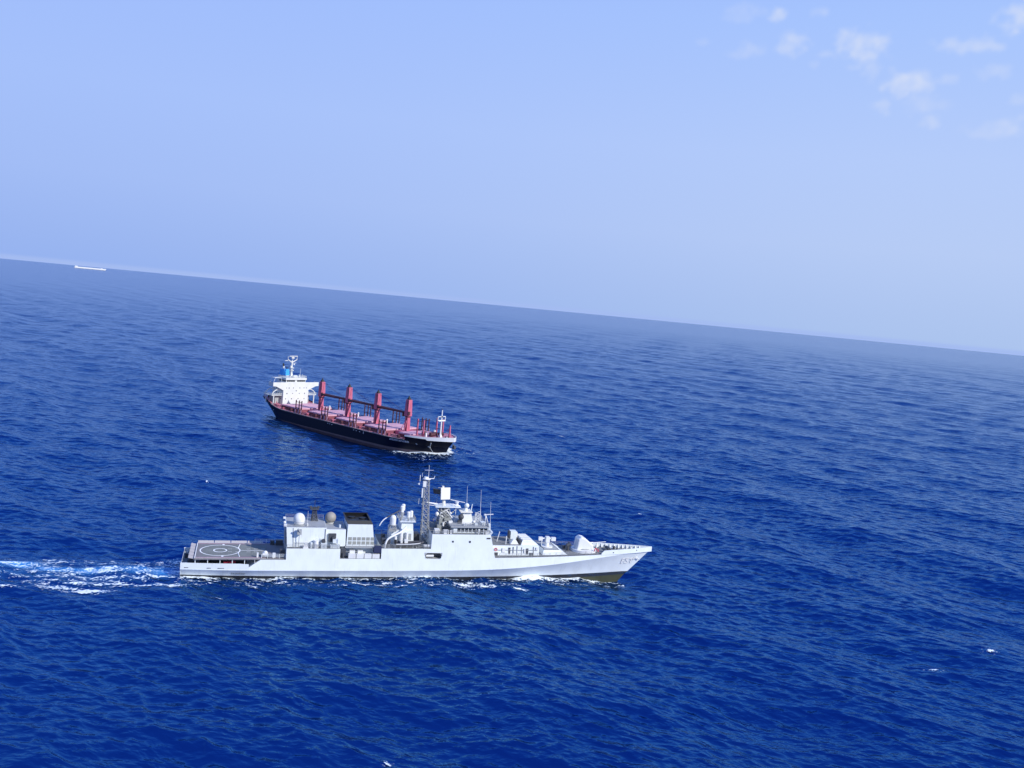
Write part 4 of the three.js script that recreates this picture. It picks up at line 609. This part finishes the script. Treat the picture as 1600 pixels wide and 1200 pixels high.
for (let k = 0; k < 14; k++) B('deck_fitting', [box(-44 + k * 6.8, -43 + k * 6.8, 5.45, 6.5 + 0.5 * (k % 3), 11.2, 12.4), bar([-46.5 + k * 6.8, 5.5, 12.6], [-45.6 + k * 6.8, 7.0, 11.6], 0.12)], k % 3 ? M.oxideDark : M.oxide);
for (const s of [1, -1]) B('deck_pipe', [bar([-44, 6.2, s * 11], [48, 6.2, s * 11], 0.16), bar([-44, 6.0, s * 12.9], [48, 6.0, s * 12.9], 0.12)], M.oxideDark);
// bridge house
{
  const sh = new THREE.Shape(); [[-14.2, 18.45], [-14.2, 16.5], [-12.2, 16.3], [-7.8, 14.3], [-7.8, 5.6], [7.8, 5.6], [7.8, 14.3], [12.2, 16.3], [14.2, 16.5], [14.2, 18.45]].forEach((p, i) => (i ? sh.lineTo(...p) : sh.moveTo(...p)));
  const face = new THREE.ExtrudeGeometry(sh, { depth: 0.35, bevelEnabled: false }); face.rotateY(Math.PI / 2); face.translate(-50.35, 0, 0);
  const h = B('bridge_house', [face, box(-59.6, -50.34, 5.6, 16.4, -7.8, 7.8)], M.houseWhite, 'white bridge house with wide bridge wings');
  part(h, 'bridge_wing_deck', [box(-54.2, -50.34, 16.4, 16.65, -14.2, 14.2), box(-54.2, -54.0, 16.6, 17.7, -14.2, 14.2), box(-54.2, -50.34, 16.6, 18.4, 14.0, 14.2), box(-54.2, -50.34, 16.6, 18.4, -14.2, -14.0)], M.houseWhite);
  part(h, 'wing_bracket', [bar([-53, 14.3, 7.8], [-53, 16.4, 12], 0.2), bar([-53, 14.3, -7.8], [-53, 16.4, -12], 0.2)], M.houseWhite);
  const w = part(h, 'wheelhouse', [box(-57.2, -50.7, 16.6, 20.0, -6.1, 6.1)], M.houseWhite);
  part(w, 'wheelhouse_roof', [box(-57.6, -50.3, 19.65, 20.7, -6.5, 6.5)], M.houseWhite);
  for (let k = 0; k < 9; k++) if (k !== 4) part(w, 'bridge_window', box(-50.74, -50.62, 18.72, 19.5, -5.75 + k * 1.29, -4.6 + k * 1.29), M.glass);
  for (let k = 0; k < 4; k++) part(w, 'bridge_window', box(-56.6 + k * 1.5, -55.4 + k * 1.5, 18.72, 19.5, 6.06, 6.16), M.glass);
  const zx = (a) => 7.8 - ((a - 525) * 15.6) / 620;
  for (const [a, y, sz] of [[598, 15.5, 0.3], [660, 15.5, 0.45], [765, 15.5, 0.4], [925, 15.5, 0.4], [1030, 15.5, 0.35], [1090, 15.5, 0.35], [840, 14.0, 0.45], [615, 12.6, 0.5], [755, 12.6, 0.35], [920, 12.6, 0.35], [1055, 12.6, 0.45], [590, 9.8, 0.4], [735, 9.8, 0.45], [900, 9.8, 0.4], [1050, 9.8, 0.4]]) part(h, 'cabin_window', box(-50.06, -49.97, y - sz * 0.6, y + sz * 0.6, zx(a) - sz * 0.6, zx(a) + sz * 0.6), M.glass);
  for (let r = 0; r < 3; r++) for (let k = 0; k < 4; k++) part(h, 'cabin_window', box(-58.4 + k * 2, -57.8 + k * 2, 9.4 + r * 2.8, 10 + r * 2.8, 7.76, 7.85), M.glass);
  for (const s of [1, -1]) {
    part(h, 'boat_platform', [box(-58.5, -51.0, 11.45, 11.7, s > 0 ? 7.7 : -14, s > 0 ? 14 : -7.7), bar([-51.4, 6, s * 12.6], [-51.4, 11.5, s * 12.6], 0.35), bar([-58, 7, s * 12.6], [-58, 11.5, s * 12.6], 0.3)], M.houseWhite);
    part(h, 'boat_davit', [pipe([[-51.6, 11.7, s * 13.6], [-51.6, 13.2, s * 12.8], [-51.6, 14.3, s * 11], [-51.6, 14.6, s * 9.0], [-51.6, 14.5, s * 7.8]], 0.26), pipe([[-57.6, 11.7, s * 13.6], [-57.6, 13.2, s * 12.8], [-57.6, 14.3, s * 11], [-57.6, 14.6, s * 9.0], [-57.6, 14.5, s * 7.8]], 0.26)], M.houseWhite);
    part(h, 'side_rail', railing([[-58.4, 11.7, s * 13.9], [-51, 11.7, s * 13.9], [-51, 11.7, s * 8]], 1.0, 1.4, 0.06), M.houseWhite);
    part(h, 'side_house', [box(-58, -53, 5.6, 11.4, s > 0 ? 7.7 : -10.6, s > 0 ? 10.6 : -7.7)], M.grey);
  }
  part(h, 'roof_rail', [...railing([[-57.4, 20.7, 6.3], [-50.5, 20.7, 6.3], [-50.5, 20.7, -6.3], [-57.4, 20.7, -6.3]], 1.0, 1.3, 0.05)], M.houseWhite);
  part(h, 'wing_canopy', [bar([-51, 18.4, 13.4], [-51, 20.7, 12.6], 0.1), bar([-53.8, 18.4, 13.4], [-53.8, 20.7, 12.6], 0.1), bar([-51, 18.4, 8.5], [-51, 20.7, 9], 0.1), box(-53.9, -50.9, 20.65, 20.85, 8.8, 12.8)], M.houseWhite);
  part(h, 'roof_box', [box(-52.8, -51.6, 20.7, 21.9, -1.4, 1.0), cyl(-52.4, 20.7, 22.2, -3.2, 0.45, 0.2), bar([-52.4, 20.7, -3.6], [-52.4, 25.4, -3.7], 0.07), cyl(-51.8, 20.7, 22.6, -4.6, 0.1), cyl(-51.8, 20.7, 22.2, -5.6, 0.1)], M.houseWhite);
  const m = B('radar_mast', [bar([-54.4, 20.6, 0.6], [-54.4, 29.6, 0.6], 0.62, 0.36, 14), frus(-55.4, -53.4, -0.4, 1.6, 20.6, -54.8, -54.0, 0.2, 1.0, 22.8)], M.houseWhite, 'white radar mast with forked head above the bridge');
  part(m, 'mast_platform', [cyl(-54.4, 24.2, 24.45, 0.6, 1.25), cyl(-54.4, 25.5, 25.75, 0.6, 1.3), cyl(-54.0, 27.2, 27.6, -0.5, 0.5, 0.3), box(-54.6, -53.8, 25.75, 26.7, 1.0, 1.7), bar([-54, 27.6, 0.4], [-54, 28.3, -1.6], 0.12)], M.houseWhite);
  part(m, 'mast_fork', [bar([-54.4, 28.4, 0.7], [-54.2, 30.0, 3.4], 0.3, 0.2), bar([-54.4, 28.4, 0.5], [-54.2, 30.0, -2.2], 0.3, 0.2), bar([-54.2, 30.0, 3.4], [-54.2, 31.6, 3.4], 0.12), bar([-54.2, 30.0, -2.2], [-54.2, 31.9, -2.2], 0.12), bar([-54.2, 31.8, -2.4], [-54.2, 31.7, 2.6], 0.2), bar([-54.2, 29.4, 3.4], [-54.2, 29.3, 5.2], 0.16), box(-54.5, -53.9, 30.6, 31.2, -0.4, 1.2), bar([-54.2, 31.8, 0.4], [-54.2, 29.8, 0.4], 0.14)], M.cream);
  const f = B('funnel', [box(-63.4, -59.6, 8.2, 19.2, -3.2, 3.2)], M.houseWhite);
  part(f, 'funnel_stack', [frus(-63.2, -59.4, -2.1, 2.1, 19.2, -62.8, -59.8, -1.8, 1.8, 24.2)], M.blue, 'sky blue funnel');
  part(f, 'funnel_band', [box(-63.0, -59.2, 20.0, 20.9, -2.15, 2.15)], M.houseWhite);
  part(f, 'exhaust_pipe', [bar([-61.4, 24.2, 0.6], [-61.6, 25.6, 0.6], 0.55, 0.5, 12)], M.houseWhite);
  part(f, 'exhaust_tip', [bar([-61.6, 25.5, 0.6], [-61.9, 27.2, 0.7], 0.48, 0.36, 12), cyl(-60.6, 24.2, 25.3, -0.8, 0.3)], M.black);
  B('engine_casing', [box(-62.5, -59.6, 8, 16.2, -6, 6)], M.houseWhite);
  B('poop_rail', railing([[-66, 9.3, -8.2], [-66.2, 9.3, 8.2], [-60, 9.0, 11.4], [-54, 7.7, 12.9]], 1.1, 1.6, 0.06), M.hatch);
  B('poop_stairs', [bar([-50.5, 7.2, 12], [-46.5, 5.8, 12.6], 0.2), bar([-50.0, 8.4, 11.5], [-46.0, 6.8, 12.6], 0.12), bar([-49, 6.5, 12.2], [-49, 9, 12.2], 0.14), bar([-47.4, 6.2, 12.4], [-47.4, 8.4, 12.4], 0.14)], M.oxide);
}

// ---------------------------------------------------------------- the far ship on the horizon
{
  const d = 11800, az = (() => { const p = (4.9985 * Math.PI) / 180, r = Math.atan(0.0953), u = (141.5 - 800) / 1450, v = (600 - 413.5) / 1450; const x = u * Math.cos(r) - v * Math.sin(r), y = u * Math.sin(r) + v * Math.cos(r); return Math.atan2(x, Math.cos(p) + y * Math.sin(p)); })();
  const far = thing('far_ship', 'long white ship far off on the left horizon', 'ship');
  const L = 335, hull = new THREE.Shape(); [[-L / 2, 3], [-L / 2 + 4, 18], [L / 2 - 14, 18], [L / 2, 20], [L / 2 - 5, 12], [L / 2 - 9, 3]].forEach((p, i) => (i ? hull.lineTo(...p) : hull.moveTo(...p)));
  const g = new THREE.ExtrudeGeometry(hull, { depth: 48, bevelEnabled: false }); g.translate(0, 0, -24);
  part(far, 'hull', g, M.white); part(far, 'boot_topping', box(-L / 2 + 1, L / 2 - 8, -8, 3, -23.8, 23.8), M.boot);
  part(far, 'bridge_house', [box(-L / 2 + 14, -L / 2 + 34, 17.9, 26, -20, 20), box(-L / 2 + 8, -L / 2 + 14.5, 17.9, 28, -6, 6)], M.white);
  part(far, 'deck_house', [box(110, 128, 17.9, 22, -12, 12)], M.white);
  far.position.set(d * Math.sin(az), -(d * d) / (2 * EARTH), -d * Math.cos(az)); far.rotation.y = -az + 0.06;
}

// ---------------------------------------------------------------- foam
// each sheet of foam follows the waves, thicker where it piles up; its map shows where froth lies and where the water is full of bubbles
function foamSheet(name, label, m4, x0, x1, z0, z1, res, step, fn, rise) {
  const W = Math.min(2048, Math.round((x1 - x0) / res)), H = Math.min(1024, Math.round((z1 - z0) / res)), d = new Uint8Array(W * H * 4), froth = [228, 236, 240], milk = [62, 152, 232];
  for (let j = 0; j < H; j++) for (let i = 0; i < W; i++) {
    const x = x0 + ((i + 0.5) / W) * (x1 - x0), z = z0 + ((j + 0.5) / H) * (z1 - z0), [f, b] = fn(x, z), o = (j * W + i) * 4, e = Math.min(i, j, W - 1 - i, H - 1 - j) < 2 ? 0 : 1;
    const a = clamp(f + b * (1 - f)) * e, t = a > 0 ? clamp(f / a) : 0;
    for (let c = 0; c < 3; c++) d[o + c] = milk[c] + (froth[c] - milk[c]) * t; d[o + 3] = clamp(a) * 255;
  }
  const t = new THREE.DataTexture(d, W, H, THREE.RGBAFormat); t.colorSpace = THREE.SRGBColorSpace; t.magFilter = THREE.LinearFilter; t.needsUpdate = true;
  const nx = Math.round((x1 - x0) / step), nz = Math.round((z1 - z0) / step), pos = [], uv = [], idx = [], o = [], v = V(0, 0, 0);
  for (let j = 0; j <= nz; j++) for (let i = 0; i <= nx; i++) {
    const x = x0 + (i / nx) * (x1 - x0), z = z0 + (j / nz) * (z1 - z0); v.set(x, 0, z).applyMatrix4(m4); seaAt(v.x, v.z, 0.7, o);
    pos.push(o[0], o[1] + 0.07 + rise(x, z), o[2]); uv.push(i / nx, j / nz);
    if (i < nx && j < nz) { const a = j * (nx + 1) + i; idx.push(a, a + nx + 1, a + 1, a + 1, a + nx + 1, a + nx + 2); }
  }
  const g = new THREE.BufferGeometry(); g.setAttribute('position', new THREE.Float32BufferAttribute(pos, 3)); g.setAttribute('uv', new THREE.Float32BufferAttribute(uv, 2)); g.setIndex(idx); g.computeVertexNormals();
  const s = new THREE.Mesh(g, new THREE.MeshStandardMaterial({ map: t, transparent: true, roughness: 0.6 })); s.name = numbered(name); s.userData = { kind: 'stuff', label, category: 'foam' }; s.receiveShadow = true; scene.add(s); return s;
}
const lace = (x, z, s) => { const n = fbm(x * 0.55, z * 1.1, 3, s), m = fbm(x * 2.1, z * 3.4, 3, s + 3), r = 1 - Math.abs(fbm(x * 1.3 + 9, z * 2.2, 4, s + 5) - 0.5) * 4; return 0.5 + 1.7 * (n * 0.42 + m * 0.36 + clamp(r) * 0.24 - 0.49); };
{ // frigate
  const half = (x) => (x < 0 ? 0 : smoothTable(FR_WL, x));
  const along = (x) => { // how much froth lies along the hull
    let k = 0.1 + 0.16 * sstep(0.45, 0.65, fbm(x * 0.13, 3, 3, 50));
    k += 0.55 * Math.exp(-(((x - 84) / 4.5) ** 2)) + 0.34 * Math.exp(-(((x - 94) / 6) ** 2)) + 0.22 * Math.exp(-(((x - 103) / 4) ** 2)) + 0.3 * Math.exp(-(((x - 3) / 5) ** 2)) + 0.2 * Math.exp(-(((x - 22) / 5) ** 2)) + 0.2 * Math.exp(-(((x - 60) / 8) ** 2));
    return x > 107 || x < -1 ? k * Math.max(0, 1 - (x > 107 ? x - 107 : -1 - x) / 3) : k;
  };
  const blobs = [[41, 10.5, 4.2, 0.6], [47, 9.6, 2, 0.4], [53, 10, 1.6, 0.5], [68, 9.6, 3.6, 0.7], [73, 10.2, 2.6, 0.7], [78, 9.8, 2.2, 0.6], [58, 11.6, 1.2, 0.4], [102, 12.6, 1.8, 0.5], [9, 17.5, 1.6, 0.4], [81, 12, 2, 0.5], [22, 9.5, 3, 0.5]];
  // astern: [x, z, half length, half width, froth, bubbles]
  const wake = [[-9, 1.2, 7, 2.6, 0.35, 0.5], [-18, 1.0, 8, 2.6, 0.6, 0.55], [-27, 0.6, 7, 2.2, 0.5, 0.55], [-36, -2.6, 7, 3.2, 0.5, 0.6], [-44, -2.8, 8, 3.5, 0.5, 0.6], [-54, -2.5, 8, 3.5, 0.45, 0.5], [-3.5, 1.0, 4, 4.5, 0.1, 0.7], [-4, 5.0, 3.5, 0.9, 0.85, 0.1], [-2.0, 10.5, 4, 1.0, 0.6, 0.05], [-6.5, 10.6, 3.4, 0.9, 0.7, 0.1], [-12.8, 9.6, 3.0, 0.6, 0.95, 0.1], [-17.5, 14.6, 4.0, 1.2, 0.75, 0.1], [-24, 13.0, 3.6, 1.2, 0.7, 0.1], [-20, 9.8, 5, 1.3, 0.4, 0.1], [-27, 9.0, 4, 1.4, 0.4, 0.05], [-14, 5.6, 9, 3.0, 0.22, 0.1], [-26, 5.0, 9, 3.0, 0.22, 0.1], [-38, 4.0, 10, 3.0, 0.2, 0.1], [-34, 14, 4, 0.8, 0.3, 0], [-16, -4.5, 8, 1.1, 0.35, 0.1], [-28, -6, 8, 1.4, 0.3, 0.1], [-3, -8, 5, 1.4, 0.4, 0]];
  const fn = (x, z) => {
    const a = Math.abs(z), b = half(x), d = a - b; let f = 0, w = 0;
    if (x > -6 && x < 112 && d > -1.5 && d < 6) { const q = along(x) * 1.35; f = Math.max(f, sstep(0.62, 0.8, lace(x, z * 1.4, 11) + q * 0.75 * sstep(1.5 + q * 1.5, 0.1, d) - 0.14)); }
    for (const [cx, cz, l, r] of blobs) { const q = Math.hypot((x - cx) / l, (a - cz) / (0.42 + l * 0.13)); if (q < 1.6) f = Math.max(f, sstep(0.62, 0.84, lace(x, z, 23) + r * 0.62 * sstep(1.3, 0.2, q) - 0.15)); }
    for (const [cx, cz, l, h, fr, bu] of wake) { const q = Math.hypot((x - cx) / l, (z - cz) / h); if (q < 1.8) { const k = sstep(1.5, 0.1, q); f = Math.max(f, sstep(0.6, 0.85, lace(x, z, 31) + fr * k * 0.52 - 0.12)); w = Math.max(w, bu * k * (0.5 + 0.9 * fbm(x * 0.35, z * 0.7, 4, 61))); } }
    return [f * 0.95, clamp(w)];
  };
  const rise = (x, z) => { const d = Math.abs(z) - half(x); return x > 0 && d < 2.5 && d > -1.5 ? 0.75 * along(x) * sstep(2.2, 0.2, d) * (0.4 + fbm(x * 0.7, z, 3, 71)) : 0.12 * fbm(x * 0.8, z * 0.8, 3, 72); };
  foamSheet('frigate_wake', 'white foam and pale blue wake along and behind the frigate', new THREE.Matrix4().makeTranslation(FR_POS.x, 0, FR_POS.z).multiply(new THREE.Matrix4().makeRotationY(0.28)), -62, 116, -22, 22, 0.11, 0.6, fn, rise);
}
{ // carrier: a bow wave pushed round the stem
  const half = (x) => smoothTable(cgB.wl, x);
  const fn = (x, z) => { const d = Math.abs(z) - half(x), k = sstep(40, 50, x) * sstep(70, 66, x), q = x > 63.6 ? Math.hypot(x - 63.6, z) : d; return [0.96 * sstep(0.55, 0.72, lace(x * 0.8, z * 0.8, 91) + 1.0 * k * sstep(4.6, 0.4, q) * (q > -2 ? 1 : 0) - 0.22), 0]; };
  foamSheet('bow_wave_foam', 'white bow wave at the bulk carrier stem', new THREE.Matrix4().makeTranslation(CG_POS.x, 0, CG_POS.z).multiply(new THREE.Matrix4().makeRotationY((-41 * Math.PI) / 180)), 38, 70, -18, 18, 0.12, 0.8, fn, (x, z) => { const d = Math.abs(z) - half(x); return d < 4 ? 0.3 + 0.6 * sstep(46, 62, x) * sstep(4, 0, d) : 0.12; });
}
[[115, -207.7, 2.2, 'right hand one of two small whitecaps at the lower right'], [96.9, -196.7, 2.0, 'left hand one of two small whitecaps at the lower right'], [29.5, -501.6, 3, 'tiny whitecap in open water right of the bulk carrier'], [-12.9, -134.7, 1.6, 'faint foam fleck at the bottom edge of the picture'], [48.5, -322, 1.8, 'tiny whitecap behind the frigate bow'], [-99.5, -310.1, 1.6, 'foam fleck on the water left of the two ships']].forEach(([x, z, s, label], i) => {
  foamSheet('whitecap', label, new THREE.Matrix4().makeTranslation(x, 0, z).multiply(new THREE.Matrix4().makeRotationY(0.5 - i * 0.4)), -s * 1.6, s * 1.6, -s, s, 0.06, 0.4, (a, b) => [sstep(0.62, 0.85, lace(a * 1.6, b * 1.6, 120 + i) + 0.62 * sstep(1, 0.1, Math.hypot(a / (s * 0.95), b / (s * 0.4))) - 0.2) * sstep(1, 0.8, Math.hypot(a / (s * 1.5), b / (s * 0.9))), 0], () => 0.1);
});

renderer.render(scene, camera);
